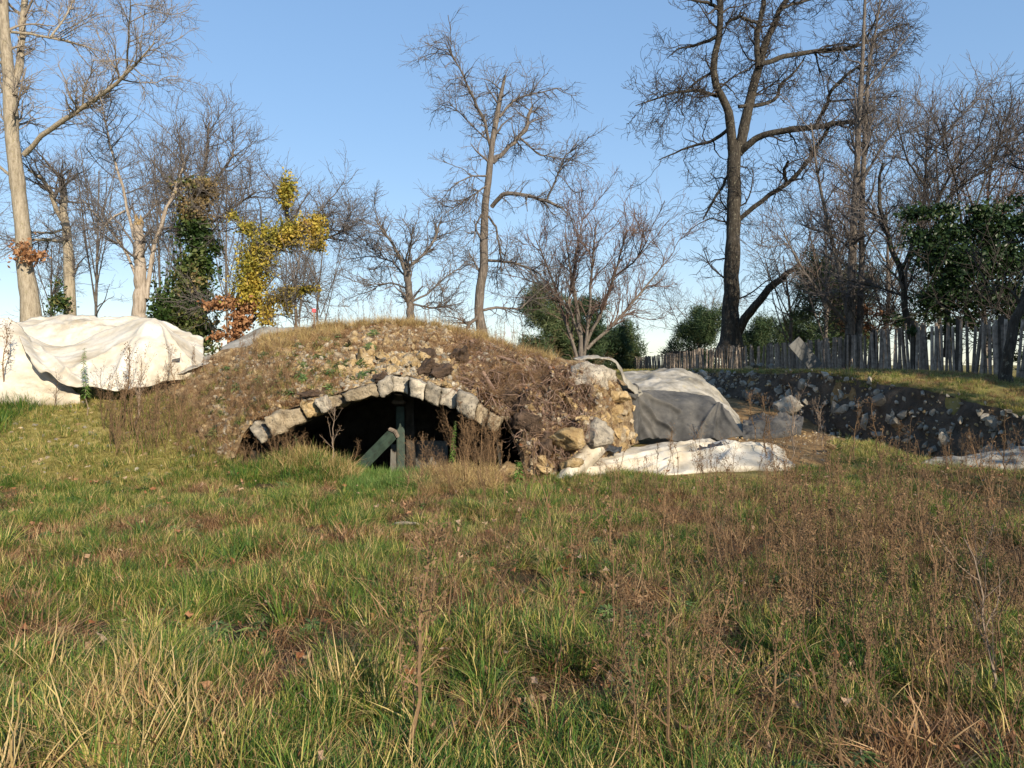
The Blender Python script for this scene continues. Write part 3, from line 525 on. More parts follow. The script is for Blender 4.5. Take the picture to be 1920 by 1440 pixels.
# ------------------------------------------------------------------ trees, left
t1, _ = tree('tall_pale_tree', 'tall bare tree with pale smooth trunk at the left edge', 'tree', (58, 600), 24, [[(60, 615, 20), (45, 480, 18.5), (32, 330, 17), (22, 230, 16), (12, 130, 14), (8, 40, 12), (5, -150, 9)], [1, (25, 180, 10), (38, 110, 9), (44, 40, 8), (48, -120, 6)], [-2, (45, 290, 6.5), (90, 245, 6), (150, 205, 5.5), (215, 160, 4.5), (245, 130, 3.5), (290, 80, 1.5)],
     [-2, (238, 140, 3), (240, 80, 2.2), (245, 10, 1.5)], [1.5, (20, 60, 4), (60, 65, 3.5), (120, 75, 3), (185, 95, 1.5)], [3, (20, 330, 4), (-40, 280, 3), (-110, 200, 2)], [1, (95, 70, 3), (130, 20, 2), (160, -60, 1)]], 'bark_pale', 'twig_pale', 1, 75, 1.6, 800, .95, 5200, .42, tmin=.4)
foliage('leaf_clump', blobs([(45, 470, 22, 22), (70, 478, 22, 12), (60, 485, 18, 12)], 420, np.random.RandomState(1), 23.6) - np.array(t1.location), .07, 'oak_leaf', t1, np.random.RandomState(2))
t2, _ = tree('broken_tree', 'slim broken-topped trunk with an ivy sleeve between pale tree and stump', 'tree', (130, 595), 28, [[(132, 610, 14), (130, 480, 12), (122, 400, 9), (117, 350, 8), (113, 328, 6)], [-1, (122, 420, 6), (108, 400, 6), (95, 360, 5), (80, 335, 4.5), (52, 318, 3)], [1, (128, 455, 5), (90, 450, 4), (20, 450, 2)], [0, (118, 430, 3), (95, 437, 3), (55, 435, 2)]], 'bark_pale', 'twig', 2, 36, 1.4, 260, .8, 1300, .4)
foliage('ivy', blobs([(112, 570, 22, 26), (110, 545, 12, 20)], 700, np.random.RandomState(3), 27.6) - np.array(t2.location), .07, 'ivy', t2, np.random.RandomState(4))
t3 = tree('snapped_trunk', 'thick pale snapped trunk with splintered top behind the white tarp', 'tree', (262, 605), 26, [[(262, 620, 16), (263, 540, 14.5), (262, 470, 13), (259, 416, 11)], [.6, (275, 560, 6), (288, 470, 5.5), (305, 410, 5), (330, 350, 4), (352, 290, 2)], [-.5, (252, 450, 4.5), (240, 400, 4), (228, 340, 3.5), (205, 270, 3), (190, 190, 1.5)], [.6, (255, 520, 4), (240, 480, 3.5), (215, 440, 3), (150, 370, 1.5)], [0, (235, 395, 3), (215, 405, 2.5), (190, 430, 1.5)]], 'bark_stump', 'twig', 3, 44, 1.5, 420, .9, 2300, .42, flare=1.15)[0]
rng = np.random.RandomState(5); c = W(259, 415, 26); sp = []
for k in range(16):
    a = k * .39; r_ = .16 * rng.uniform(.5, 1); p = c + np.array([math.cos(a) * r_, math.sin(a) * r_, -.15]); sp.append(np.array([p, p + [0, 0, .15], p + [rng.normal() * .02, 0, rng.uniform(.18, .42)]]))
sp = np.array(sp) - np.array(t3.location); v, f = tubes([(sp, np.tile([.055, .05, .008], (16, 1)), 5)]); mk('splinters', v, f, M['ochre'], t3)
rng = np.random.RandomState(6)
t4, _ = tree('ivy_clad_tree', 'bare-crowned tree wrapped in a dark green and brown ivy column', 'tree', (350, 650), 28, [[(350, 665, 12), (360, 560, 11), (367, 450, 10), (372, 350, 8)], [0, (370, 360, 5), (385, 310, 4), (392, 230, 2)], [1, (368, 370, 5), (345, 320, 4), (335, 250, 2)], [-1, (372, 380, 5), (410, 330, 4), (440, 290, 2)], [1, (366, 400, 5), (320, 350, 4), (285, 300, 2)], [-1, (370, 440, 4), (420, 400, 3), (480, 360, 2)]], 'bark_grey', 'twig', 6, 60, 1.5, 450, .95, 2300, .45, up=.09)
iv = [(350, 640, 50, 40), (340, 585, 58, 45), (358, 530, 52, 42), (375, 480, 42, 42), (368, 430, 44, 40), (365, 385, 42, 34), (372, 350, 52, 18), (310, 600, 38, 45), (385, 600, 30, 50), (400, 470, 20, 25)]
p = blobs([(a, b, c * .78, d * 1.05) for a, b, c, d in iv], 20000, rng, 27.0); t = np.clip(.35 + .9 * fbm(p * 1.3, 3, 3) + .55 * sstep(6.2, 7.2, p[:, 2]) + .1 * rng.normal(size=len(p)), 0, 1); foliage('ivy', p - np.array(t4.location), .08, 'ivy', t4, rng, t)
rng = np.random.RandomState(7)
t5, _ = tree('yellow_ivy_tree', 'crooked tree covered in yellow ivy with rusty leaves lower down', 'tree', (440, 650), 26, [[(436, 668, 11), (445, 600, 10), (465, 540, 9), (482, 480, 8), (505, 445, 8), (545, 425, 7), (600, 415, 5)], [0, (540, 430, 5), (537, 380, 5), (537, 335, 3)], [-.6, (455, 620, 5), (500, 575, 4), (540, 552, 4), (598, 540, 2)], [.4, (488, 470, 5), (460, 425, 4), (425, 395, 3)], [-.4, (600, 415, 3), (604, 450, 3), (630, 440, 2.5), (660, 425, 1)], [0, (455, 590, 4), (420, 570, 3), (385, 570, 2)]], 'bark_grey', 'twig', 7, 80, 1.5, 700, .95, 3800, .45)
yl = [(478, 500, 26, 26), (490, 475, 26, 22), (515, 450, 28, 22), (545, 435, 28, 20), (572, 425, 22, 14), (597, 430, 16, 24), (592, 460, 16, 10), (537, 400, 10, 22), (537, 358, 14, 24), (470, 535, 26, 22), (440, 405, 14, 8), (465, 428, 16, 10), (462, 560, 24, 16), (515, 562, 22, 16), (550, 546, 22, 9), (582, 540, 18, 6), (500, 590, 14, 20), (540, 570, 10, 16)]
p = blobs([(a, b, c * 1.2, d * 1.2) for a, b, c, d in yl], 17000, rng, 25.4); foliage('yellow_ivy', p - np.array(t5.location), .06, 'ivy_yellow', t5, rng, np.clip(.45 + .8 * fbm(p * 1.6, 3, 6) + .12 * rng.normal(size=len(p)), 0, 1))
p = blobs([(440, 565, 34, 12), (405, 573, 24, 9), (450, 600, 24, 28), (445, 635, 20, 24), (410, 630, 14, 10), (468, 570, 20, 18)], 2600, rng, 25.4); foliage('rusty_leaves', p - np.array(t5.location), .08, 'oak_leaf', t5, rng)
# background wood, left: bare trees one behind the other
bgspec = [(-60, 40, 330, 3), (95, 44, 400, 2), (180, 38, 260, 3), (300, 42, 230, 3), (345, 48, 260, 2), (430, 44, 270, 3), (560, 42, 330, 2), (600, 50, 380, 1)]
bglab = ['slender bare tree at the extreme left behind the pale trunk', 'bare tree seen behind the slim broken trunk', 'bare tree in the gap left of the snapped trunk', 'bare tree between snapped trunk and ivy column', 'tall bare tree rising behind the ivy column', 'bare tree between ivy column and yellow ivy', 'bare tree right of the yellow ivy spire', 'small far bare tree right of the yellow ivy tree']
def bare(px, Y, top, nst, seed, lab, base=690, twig='twig', bark='bark_grey', dens=1, group='bare trees of the wood behind', spread=60, name='bare_tree', rw=6):
    rng = np.random.RandomState(seed); L = [[(px, base, rw * 28 / Y), (px + rng.uniform(-8, 8), (base + top) / 2 + 40, rw * .75 * 28 / Y), (px + rng.uniform(-15, 15), top + 60, rw * .3 * 28 / Y)]]
    for k in range(5 + nst * 2):
        f = rng.uniform(.15, .75); y0 = base + (top + 60 - base) * f; x1 = px + rng.choice([-1, 1]) * rng.uniform(.3, 1) * spread; L.append([rng.uniform(-2, 2), (px, y0, rw * .4 * 28 / Y), ((px + x1) / 2, y0 - (y0 - top) * .35, rw * .28 * 28 / Y), (x1, top + (y0 - top) * rng.uniform(.05, .4), rw * .12 * 28 / Y)])
    return tree(name, lab, 'tree', (px, base - 5), Y, L, bark, twig, seed, int(40 * dens), 1.9, int(230 * dens), 1.2, int(1000 * dens), .65, up=.06, group=group, rend=.006, tmin=.2)
for k, ((px, Y, top, n), lab) in enumerate(zip(bgspec, bglab)): bare(px, Y, top, n, 100 + k, lab)
# ------------------------------------------------------------------ centre trees
tree('small_broken_tree', 'short broken tree with a spreading twiggy crown on the mound crest', 'tree', (770, 605), 24, [[(774, 625, 11), (768, 560, 9), (763, 510, 8), (758, 492, 6)], [-.5, (758, 505, 5), (748, 478, 4.5), (728, 445, 3), (704, 412, 1.2)], [.5, (766, 502, 4), (795, 478, 3.5), (815, 450, 3), (829, 405, 1)], [.5, (774, 565, 3), (800, 553, 2.5), (835, 520, 2), (865, 500, 1)], [-.5, (772, 570, 3), (810, 578, 2.2), (860, 570, 1)], [1, (762, 540, 2.5), (735, 530, 2), (690, 540, 1)], [-1, (765, 500, 3), (770, 460, 2), (775, 420, 1)], [1, (761, 520, 3), (735, 490, 2), (700, 480, 1)]], 'bark_grey', 'twig', 11, 54, .9, 430, .6, 2800, .3, ang=(20, 60))
tree('broken_topped_tree', 'tall lean tree with snapped top and drooping limbs behind the mound', 'tree', (905, 640), 25, [[(905, 660, 13), (899, 560, 11.5), (906, 450, 10), (914, 350, 8.5), (921, 300, 8), (932, 220, 6.5), (940, 175, 5), (947, 142, 3.2)], [-1, (920, 275, 5), (908, 225, 4), (885, 180, 3.5), (868, 140, 2.5), (850, 105, 1.8), (838, 88, 1)], [.6, (924, 305, 6), (955, 275, 5.5), (988, 240, 5), (990, 218, 4.5), (999, 198, 3)], [1, (936, 220, 3.5), (962, 188, 3), (990, 178, 2.5), (1050, 165, 1)], [-1.2, (922, 388, 5.5), (940, 364, 5.5), (975, 362, 5), (1020, 375, 4), (1055, 390, 3)],
     [-1.2, (1025, 376, 3), (1045, 330, 2.2), (1060, 290, 1.5), (1095, 270, 1)], [.5, (916, 405, 3), (930, 425, 3), (938, 470, 2.5), (940, 510, 1.5)], [-.5, (908, 395, 2.5), (893, 420, 2), (888, 455, 1.2)], [-1, (912, 488, 4), (950, 490, 3.5), (985, 500, 3), (1015, 515, 2)], [.6, (904, 582, 4), (930, 577, 3.5), (975, 580, 2.5)], [-.5, (900, 590, 5), (880, 608, 5), (868, 625, 4)], [1, (975, 580, 2), (1000, 555, 1.6), (1030, 530, 1)], [-1, (917, 330, 3), (885, 330, 2), (850, 345, 1)], [1, (924, 270, 3), (900, 250, 2), (840, 190, 1)], [1, (975, 258, 2.5), (1010, 290, 2), (1070, 300, 1)], [-1, (916, 345, 2.5), (880, 370, 1.8), (835, 400, 1)]], 'bark_grey', 'twig', 12, 90, .95, 700, .7, 4600, .36, up=-.01)
tree('multi_stemmed_tree', 'multi-stemmed bare bushy tree with reddish twigs right of the mound', 'tree', (1090, 668), 26, [[(1092, 685, 8), (1088, 620, 6), (1075, 540, 4), (1060, 440, 1.5)], [1, (1085, 680, 5), (1060, 600, 4), (1035, 520, 3), (1005, 450, 1)], [-1, (1095, 670, 5), (1105, 590, 4), (1110, 500, 3), (1118, 420, 1)], [-1, (1098, 650, 5), (1130, 580, 4), (1155, 510, 3), (1175, 430, 1)], [1, (1100, 655, 4.5), (1150, 610, 4), (1200, 550, 3), (1250, 490, 1.2)], [0, (1090, 640, 4), (1065, 570, 3), (1080, 480, 2), (1095, 400, 1)], [-2, (1150, 520, 2.5), (1190, 490, 2), (1215, 450, 1)], [1, (1070, 590, 3), (1030, 540, 2), (975, 520, 1)]], 'bark_grey', 'twig_red', 13, 80, 1.4, 700, .9, 4200, .42, up=.06, ang=(15, 50))
# ------------------------------------------------------------------ right trees
tree('big_oak', 'massive dark forked oak with lichened limbs behind the fence', 'tree', (1368, 660), 35, [[(1368, 672, 30), (1370, 600, 21), (1373, 480, 18.5), (1376, 380, 17), (1377, 300, 17), (1380, 270, 14)], [-1, (1374, 295, 12), (1370, 230, 11), (1362, 195, 10), (1343, 165, 9), (1338, 120, 8.5), (1350, 60, 8), (1352, 10, 7.5), (1340, -70, 6)], [1, (1382, 290, 13), (1398, 225, 12.5), (1412, 165, 12), (1424, 115, 11), (1438, 70, 8.5), (1465, 15, 7), (1510, -50, 5)], [0, (1420, 125, 7), (1420, 60, 7), (1432, 0, 6), (1440, -60, 5)],
     [-3, (1388, 285, 9), (1420, 256, 8.5), (1470, 243, 8), (1530, 238, 7), (1580, 230, 6), (1622, 222, 3.5)], [-3, (1528, 238, 5), (1548, 200, 4.5), (1556, 172, 4), (1600, 128, 3), (1650, 120, 1.5)], [2, (1425, 120, 7), (1462, 105, 6.5), (1520, 97, 6), (1590, 90, 5), (1625, 80, 4), (1665, 55, 3), (1700, 45, 1.5)], [-2, (1385, 412, 6.5), (1435, 372, 6), (1485, 335, 5.5), (1525, 290, 5), (1556, 236, 3)], [-2, (1472, 345, 4.5), (1470, 318, 4.5), (1478, 303, 3)], [-2, (1378, 632, 12), (1408, 582, 10.5), (1450, 535, 9), (1500, 494, 5)], [2, (1370, 238, 5), (1335, 265, 4.5), (1295, 274, 3), (1235, 300, 1.2)], [-2, (1345, 180, 5), (1305, 168, 4), (1260, 175, 3), (1192, 198, 1.2)], [1, (1346, 68, 5), (1312, 82, 4), (1270, 92, 2), (1250, 110, 1)], [-1, (1340, 135, 4), (1310, 150, 3), (1275, 180, 1.5)], [1, (1372, 300, 4), (1358, 345, 4), (1335, 380, 3), (1318, 412, 2)], [1, (1385, 200, 5), (1430, 196, 5), (1458, 185, 4.5), (1462, 160, 4), (1495, 130, 2.5), (1510, 105, 1.5)], [-1, (1355, 25, 5), (1330, 5, 4), (1290, 0, 2)], [-1, (1360, 45, 4), (1385, 30, 4), (1420, 45, 3)], [-2, (1620, 82, 3), (1640, 40, 2), (1660, 0, 1)], [2, (1465, 15, 4), (1530, -5, 3), (1600, 0, 2)], [-3, (1556, 190, 3), (1620, 185, 2), (1690, 180, 1)]], 'bark_dark', 'twig_dark', 14, 150, 2.1, 1250, 1.25, 6500, .6, ang=(30, 80), wig=.3, up=.02, rend=.009, skip=(9,))
tree('twin_trunk_tree', 'slim pale twin-trunked tree rising beside the fence', 'tree', (1595, 690), 24, [[(1592, 700, 13), (1597, 570, 11), (1600, 420, 9), (1607, 300, 7.5), (1612, 180, 6), (1620, 60, 4), (1626, -60, 3)], [.4, (1606, 700, 10), (1611, 560, 8), (1617, 400, 7), (1621, 260, 6), (1628, 130, 4), (1650, 0, 2)], [-.6, (1590, 590, 7), (1572, 500, 6), (1553, 420, 4.5), (1532, 320, 3), (1520, 230, 1.5)], [-.8, (1590, 610, 5), (1545, 560, 4), (1505, 505, 3), (1470, 440, 1.5)], [1, (1612, 350, 3), (1650, 280, 2.5), (1700, 220, 1)], [1, (1600, 470, 3), (1560, 440, 2.5), (1500, 420, 1)], [-1, (1612, 480, 3), (1640, 430, 2.5), (1680, 380, 1)], [0, (1618, 180, 3), (1660, 120, 2), (1710, 60, 1)], [1, (1604, 350, 3), (1570, 310, 2), (1530, 290, 1)]], 'bark_grey', 'twig', 15, 75, 1.2, 560, .8, 2800, .4, up=.06, ang=(20, 55))
tree('leaning_tree', 'curved dark multi-limbed bare tree left of the ivy mass', 'tree', (1712, 640), 22, [[(1720, 660, 9), (1700, 600, 8), (1692, 520, 7), (1668, 450, 6), (1650, 390, 5), (1648, 330, 3.5), (1656, 305, 3)], [1, (1690, 510, 4), (1725, 420, 3.5), (1735, 340, 3), (1742, 220, 1.2)], [.5, (1668, 450, 3), (1630, 390, 2.5), (1600, 360, 1.5)], [-1, (1735, 420, 3), (1780, 330, 2.5), (1850, 260, 1)], [1, (1710, 560, 3), (1650, 540, 2.5), (1570, 520, 1)], [-1, (1750, 400, 3), (1800, 350, 2.5), (1900, 280, 1)], [0, (1735, 350, 3), (1700, 300, 2), (1680, 220, 1)], [1, (1740, 300, 2.5), (1790, 230, 2), (1840, 180, 1)]], 'bark_dark', 'twig', 16, 70, 1.3, 520, .9, 2500, .42, up=.06, ang=(15, 50))
rng = np.random.RandomState(17)
t6, _ = tree('ivy_mass_tree', 'dark evergreen ivy-smothered tree above the fence at right', 'tree', (1775, 640), 21, [[(1775, 670, 9), (1778, 580, 8), (1800, 500, 7), (1815, 420, 4)], [0, (1785, 560, 5), (1740, 470, 4), (1715, 400, 2)], [0, (1800, 520, 5), (1860, 460, 4), (1900, 420, 2)], [.5, (1815, 430, 3), (1850, 330, 2), (1890, 220, 1)], [-.5, (1805, 430, 3), (1790, 330, 2), (1760, 240, 1)]], 'bark_dark', 'twig_dark', 17, 60, 1.3, 450, .9, 2200, .42, up=.05)
p = blobs([(1722, 402, 36, 18), (1782, 432, 42, 30), (1850, 425, 48, 38), (1760, 470, 50, 42), (1820, 500, 62, 55), (1890, 490, 50, 55), (1780, 550, 45, 40), (1840, 565, 48, 30), (1915, 420, 40, 30), (1880, 550, 40, 30), (1710, 440, 25, 22), (1745, 560, 30, 30), (1800, 610, 40, 22), (1900, 600, 40, 30), (1770, 395, 30, 16), (1840, 400, 26, 20)] + [(rng.uniform(1675, 1935), rng.uniform(372, 625), rng.uniform(8, 18), rng.uniform(6, 14)) for _ in range(34)], 21000, rng, 19.8); foliage('ivy', p - np.array(t6.location), .062, 'ivy_dark', t6, rng, np.clip(.5 + .7 * fbm(p * 2, 3, 3) + .1 * rng.normal(size=len(p)), 0, 1))
tree('dark_edge_tree', 'dark curved trunk standing before the fence at the right edge', 'tree', (1890, 716), 14.2, [[(1888, 735, 15), (1888, 680, 13), (1898, 620, 12), (1918, 560, 11), (1950, 480, 9), (2010, 330, 6)], [0, (1915, 570, 5), (1890, 540, 3), (1850, 530, 1.5)], [0, (1950, 480, 5), (1960, 400, 4), (1930, 300, 2)]], 'bark_dark', 'twig_dark', 18, 20, .8, 150, .5, 800, .25)
for k, (px, Y, top, n, lab) in enumerate([(1480, 34, 420, 1, 'thin bare tree between the oak and the twin trunks'), (1545, 30, 330, 2, 'reddish bare tree just left of the twin trunks'), (1660, 27, 330, 2, 'bare tree between twin trunks and ivy mass'), (1760, 30, 210, 3, 'bare tree rising behind the ivy mass'), (1850, 28, 200, 3, 'fine-twigged tree above the ivy mass at right'), (1950, 30, 180, 3, 'fine-twigged tree beyond the right edge'), (1310, 46, 520, 1, 'thin far bare tree left of the oak foot')]):
    bare(px, Y, top, n, 140 + k, lab, twig='twig_red' if k in (1, 4) else 'twig', group='bare trees right of the oak', spread=80, dens=.8)
# brushwood with clinging brown leaves behind the fence
rng = np.random.RandomState(19)
for k, (px, py, Y, rx, lab) in enumerate([(1640, 600, 25, 60, 'brushy undergrowth with dark brown leaves behind the fence by the twin trunks'), (1720, 610, 24, 50, 'dark leafy undergrowth behind the fence below the ivy mass'), (1880, 640, 20, 50, 'dark leafy undergrowth behind the fence at the right edge')]):
    r_ = bare(px, Y, py - 70, 3, 150 + k, lab, twig='twig_dark', bark='bark_dark', dens=.6, spread=rx, group=None, name='undergrowth_shrub', rw=3)[0]; r_['category'] = 'shrub'
    p = blobs([(px + rng.uniform(-rx, rx), py + rng.uniform(-25, 30), 22, 10) for _ in range(12)], 1500, rng, Y); foliage('leaves', p - np.array(r_.location), .05, 'ivy_dark' if k else 'oak_leaf', r_, rng)
# pines
def pine(px, base, Y, top, wd, seed, lab):
    rng = np.random.RandomState(seed); root = empty('pine_tree', W(px, base, Y)); tag(root, lab, 'pine', 'pines beyond the fence')
    Ps, Rs = limbs([[(px, base + 25, 7 * 30 / Y), (px + 3, (base + top) / 2, 5 * 30 / Y), (px, top + 6, 2 * 30 / Y)]], Y, rng); P1, R1 = children(Ps, Rs, 34, wd * Y / F * .85, (50, 95), rng, 7, .14, .06, .5, .015, .1, .05, .03)
    v, f = tubes([(Ps, Rs, 7), (P1, R1, 4)]); mk('trunk', v, f, M['bark_grey'], root)
    tip, tr = children(P1, R1, 420, .7, (10, 60), rng, 3, .2, .08, .5, .01, .35); n = 42; e = tip[:, 2]; d = rng.normal(size=(420, n, 3)); d[..., 2] += .5; d /= np.linalg.norm(d, axis=2)[..., None]
    L = .34 * rng.uniform(.6, 1.2, (420, n, 1)); s = np.cross(d, rng.normal(size=(420, n, 3))); s /= np.linalg.norm(s, axis=2)[..., None]; b = e[:, None] + rng.normal(size=(420, n, 3)) * .14
    v = np.stack([b - s * .02, b + s * .02, b + d * L], 2).reshape(-1, 3); o = mk('crown', v, np.arange(len(v)).reshape(-1, 3), M['pine'], root); settint(o, np.repeat(np.clip(rng.uniform(0, 1, 420)[:, None] * .6 + rng.uniform(0, .4, (420, n)), 0, 1).ravel(), 3)); shift_parent(root)
for k, (px, base, Y, top, wd, lab) in enumerate([(1020, 672, 38, 580, 40, 'bushy pine behind the left side of the multi-stemmed tree'), (1085, 672, 40, 585, 40, 'bushy pine behind the right side of the multi-stemmed tree'), (1150, 680, 44, 635, 45, 'low pine right of the multi-stemmed tree'), (1300, 678, 44, 612, 42, 'dark pine left of the oak foot'), (1405, 672, 46, 625, 40, 'low pine right of the oak foot'), (1560, 650, 32, 520, 70, 'tall pine behind the twin-trunk tree'), (1500, 665, 40, 625, 40, 'small pine left of the grey board')]): pine(px, base + 12, Y, top, wd, 160 + k, lab)
# ------------------------------------------------------------------ fence
FX = np.array([1165, 1180, 1250, 1350, 1450, 1590, 1715, 1810, 1890, 1990, 2100]); FYd = np.array([46, 44, 38, 31, 26.5, 22, 19.8, 18.6, 17.6, 16.5, 15.5]); FB = np.array([697, 697, 698, 699, 698, 696, 697, 706, 722, 740, 760]); FT = np.array([676, 671, 664, 651, 646, 632, 608, 606, 602, 592, 580])
fp = np.array([W(a, b, c) for a, b, c in zip(FX, FB, FYd)]); fh = (FB - FT) / F * FYd; fr = resample(np.c_[fp, fh], 2000); sl_ = np.r_[0, np.cumsum(np.linalg.norm(np.diff(fr[:, :2], axis=0), axis=1))]
fence = empty('paling_fence', fp[5]); tag(fence, 'weathered split-chestnut paling fence along the top of the bank', 'fence')
pal = []
for k in range(8):
    bm = bmesh.new(); bmesh.ops.create_cone(bm, cap_ends=True, segments=5, radius1=.5, radius2=.38, depth=1); r = np.random.RandomState(k)
    for v in bm.verts: v.co.x += r.normal() * .06; v.co.y += r.normal() * .06; v.co.z += .5
    me = bpy.data.meshes.new('pale'); bm.to_mesh(me); bm.free(); me.materials.append(M['old_wood']); pal.append(me)
s = 0; n = 0
while s < sl_[-1] and n < 296:
    i = min(np.searchsorted(sl_, s), 1999); q = fr[i]; Yq = q[1]; h = q[3] * rg.uniform(.94, 1.06)
    lean = .14 * fbm(np.array([[s * .35, .2, 0]]), 2, 2)[0]
    o = ob('pale', pal[n % 8], fence, (q[0] + rg.normal() * .01, q[1] + rg.normal() * .02, q[2] - .12), (rg.normal() * .03, lean + rg.normal() * .035, rg.uniform(0, 6)), (rg.uniform(.085, .12), rg.uniform(.065, .09), h + .12)); n += 1
    s += rg.uniform(.085, .115) * (1 if Yq < 27 else 1.9)
for px in (1250, 1310, 1445, 1590, 1640, 1715, 1800, 1880):
    k = np.argmin(abs(960 + F * fr[:, 0] / fr[:, 1] - px)); q = fr[k]; o = beam('post', (q[0], q[1] + .06, q[2] - .3), (q[0] + .02, q[1] + .06, q[2] + q[3] * 1.08), .12, .12, M['dark_wood'] if px > 1500 else M['old_wood'], .3, fence)
for fr_ in (.25, .78):
    pts = fr[::20, :3] + np.array([0, -.03, 0]); pts[:, 2] += fr[::20, 3] * fr_; v, f = tubes([(pts[None], np.full((1, len(pts)), .006), 4)]); mk('wire', v, f, M['dark_wood'], fence)
shift_parent(fence)
tag(beam('grey_board', W(1532, 690, 22.8), W(1488, 640, 22.6), .42, .04, M['board'], 1.3), 'grey board leaning askew against the paling fence', 'board')
bn = empty('dark_bench', W(1290, 690, 40)); tag(bn, 'dark plank rail standing behind the far fence', 'bench'); beam('plank', W(1255, 664, 40), W(1312, 662, 40), .12, .3, M['dark_wood'], 0, bn); beam('leg', W(1262, 700, 40), W(1262, 664, 40), .1, .1, M['dark_wood'], 0, bn); beam('leg', W(1305, 700, 40), W(1305, 664, 40), .1, .1, M['dark_wood'], 0, bn); shift_parent(bn)
st = empty('survey_stake', W(590, 640, 16)); tag(st, 'thin stake with a red top on the mound skyline', 'stake'); beam('stick', W(590, 650, 16), W(589, 585, 16), .03, .03, M['old_wood'], 0, st); beam('red_top', W(589, 586, 16), W(589, 579, 16), .07, .07, M['red'], 0, st); shift_parent(st)
for k, (px, py, s_) in enumerate([(1402, 690, .2), (1425, 688, .26), (1446, 689, .2), (1412, 686, .15), (1462, 692, .14)]): tag(ob('rubble_stone', rocks['ochre' if k in (0, 4) else 'wallstone'][k], None, W(px, py, 26), (k, k * .7, k), (s_, s_, s_ * .8)), ['pale ochre stone leftmost in the rubble by the fence', 'largest grey stone in the rubble by the fence', 'grey stone right of the largest in the fence rubble', 'small stone topmost in the fence rubble', 'rightmost small ochre stone in the fence rubble'][k], 'stone')
# ------------------------------------------------------------------ roots hanging over the right of the arch
rng = np.random.RandomState(31); n = 2600; p = msample(n, 850, 1110, .1, .9, rng); p[:, 1] -= .03
d = np.tile([[.1, -.35, -.6]], (n, 1)) + rng.normal(size=(n, 3)) * .55; pts = [p]
for k in range(5): d = d + rng.normal(size=(n, 3)) * .35; d[:, 2] -= .08; d /= np.linalg.norm(d, axis=1)[:, None]; pts.append(pts[-1] + d * rng.uniform(.03, .09, (n, 1)))
P = np.stack(pts, 1); v, f = tubes([(P, rng.uniform(.003, .009, (n, 1)) * np.linspace(1, .4, 6)[None], 3)])
kind(mk('root_tangle', v, f, M['root'], mound_o), 'stuff')
L = [[(1015, 650, 4), (1005, 665, 4), (1030, 690, 3.5), (1045, 720, 2)], [(870, 690, 4), (900, 668, 4), (940, 672, 3), (985, 690, 2)], [(985, 690, 4), (1010, 735, 3), (1020, 780, 2)], [(905, 700, 4), (930, 740, 3.5), (960, 760, 3), (975, 800, 2)], [(880, 645, 4), (893, 640, 4), (900, 652, 3), (925, 660, 2.5)]]
for l in L:
    q = np.array([np.r_[mpt(a, b) + [0, -.05, .02], r * 11 / F] for a, b, r in l]); q = resample(q, 18); v, f = tubes([(q[None, :, :3], q[None, :, 3], 7)]); mk('thick_root', v, f, M['root'], mound_o, True)
for k, (px, py, s) in enumerate([(800, 690, (.2, .14, .12)), (825, 700, (.22, .14, .13)), (860, 672, (.26, .16, .15)), (800, 668, (.13, .1, .1)), (955, 745, (.2, .16, .12)), (975, 775, (.16, .14, .22)), (925, 722, (.25, .14, .12)), (600, 738, (.26, .12, .06)), (512, 725, (.06, .06, .12)), (720, 715, (.14, .1, .09)), (995, 800, (.18, .16, .2)), (1010, 835, (.2, .15, .2)), (905, 690, (.24, .14, .12))]):
    ob('shade_root_clod', withmat(boulder_mesh(60 + k, .9, .5), M['darksoil']), mound_o, mpt(px, py) + np.array([0, .02, 0]), (0, .2 * (k % 3 - 1), k), s)  # dark lumps of root mass, also standing in for shaded cavities
# ------------------------------------------------------------------ plant prototypes
PROTO = {}
def proto(key, o_list):
    c = bpy.data.collections.new(key)
    for o in o_list: c.objects.link(o)
    PROTO[key] = c
def blade_mesh(name, n, h, spread, width, bend, mat, seed, segs=3, tint=(0, 1), lie=0.0):
    r = np.random.RandomState(seed); a = r.uniform(0, 6.283, n); rad = spread * np.sqrt(r.rand(n)); b = np.stack([np.cos(a) * rad, np.sin(a) * rad, np.full(n, -.02)], 1)
    la = a + r.normal(size=n) * .8; hh = h * r.uniform(.45, 1.15, n); out = bend * r.uniform(.2, 1.3, n) * hh; dirv = np.stack([np.cos(la), np.sin(la), 0 * la], 1); side = np.stack([-np.sin(la), np.cos(la), 0 * la], 1)
    tw = r.uniform(-1, 1, n); side = side * np.cos(tw)[:, None] + dirv * np.sin(tw)[:, None]; V = []
    for k in range(segs + 1):
        t = k / segs; c = b + dirv * (out * t ** 1.8)[:, None] + np.array([0, 0, 1]) * (hh * (t - lie * t * t * np.clip(out / hh, 0, 1.2)))[:, None]; wv = (width * (1 - t ** 1.5) * .5 + .0004) * side * r.uniform(.7, 1.3, (n, 1)) if k == 0 else (width * (1 - t ** 1.5) * .5 + .0004) * side
        V += [c - wv, c + wv]
    V = np.stack(V, 1); k2 = 2 * (segs + 1); f = np.concatenate([np.stack([np.arange(n) * k2 + 2 * j, np.arange(n) * k2 + 2 * j + 1, np.arange(n) * k2 + 2 * j + 3, np.arange(n) * k2 + 2 * j + 2], 1) for j in range(segs)])
    o = mk(name, V.reshape(-1, 3), f, mat, link=False); settint(o, np.repeat(r.uniform(tint[0], tint[1], n), k2)); return o
proto('grass_green', [blade_mesh('grass_tuft', 62, .17, .115, .006, .7, M['grass'], k, tint=(0, .54), lie=.35) for k in range(5)])
proto('grass_mixed', [blade_mesh('mixed_tuft', 62, .17, .125, .0055, .8, M['grass'], 20 + k, tint=(.08, .92), lie=.5) for k in range(5)])
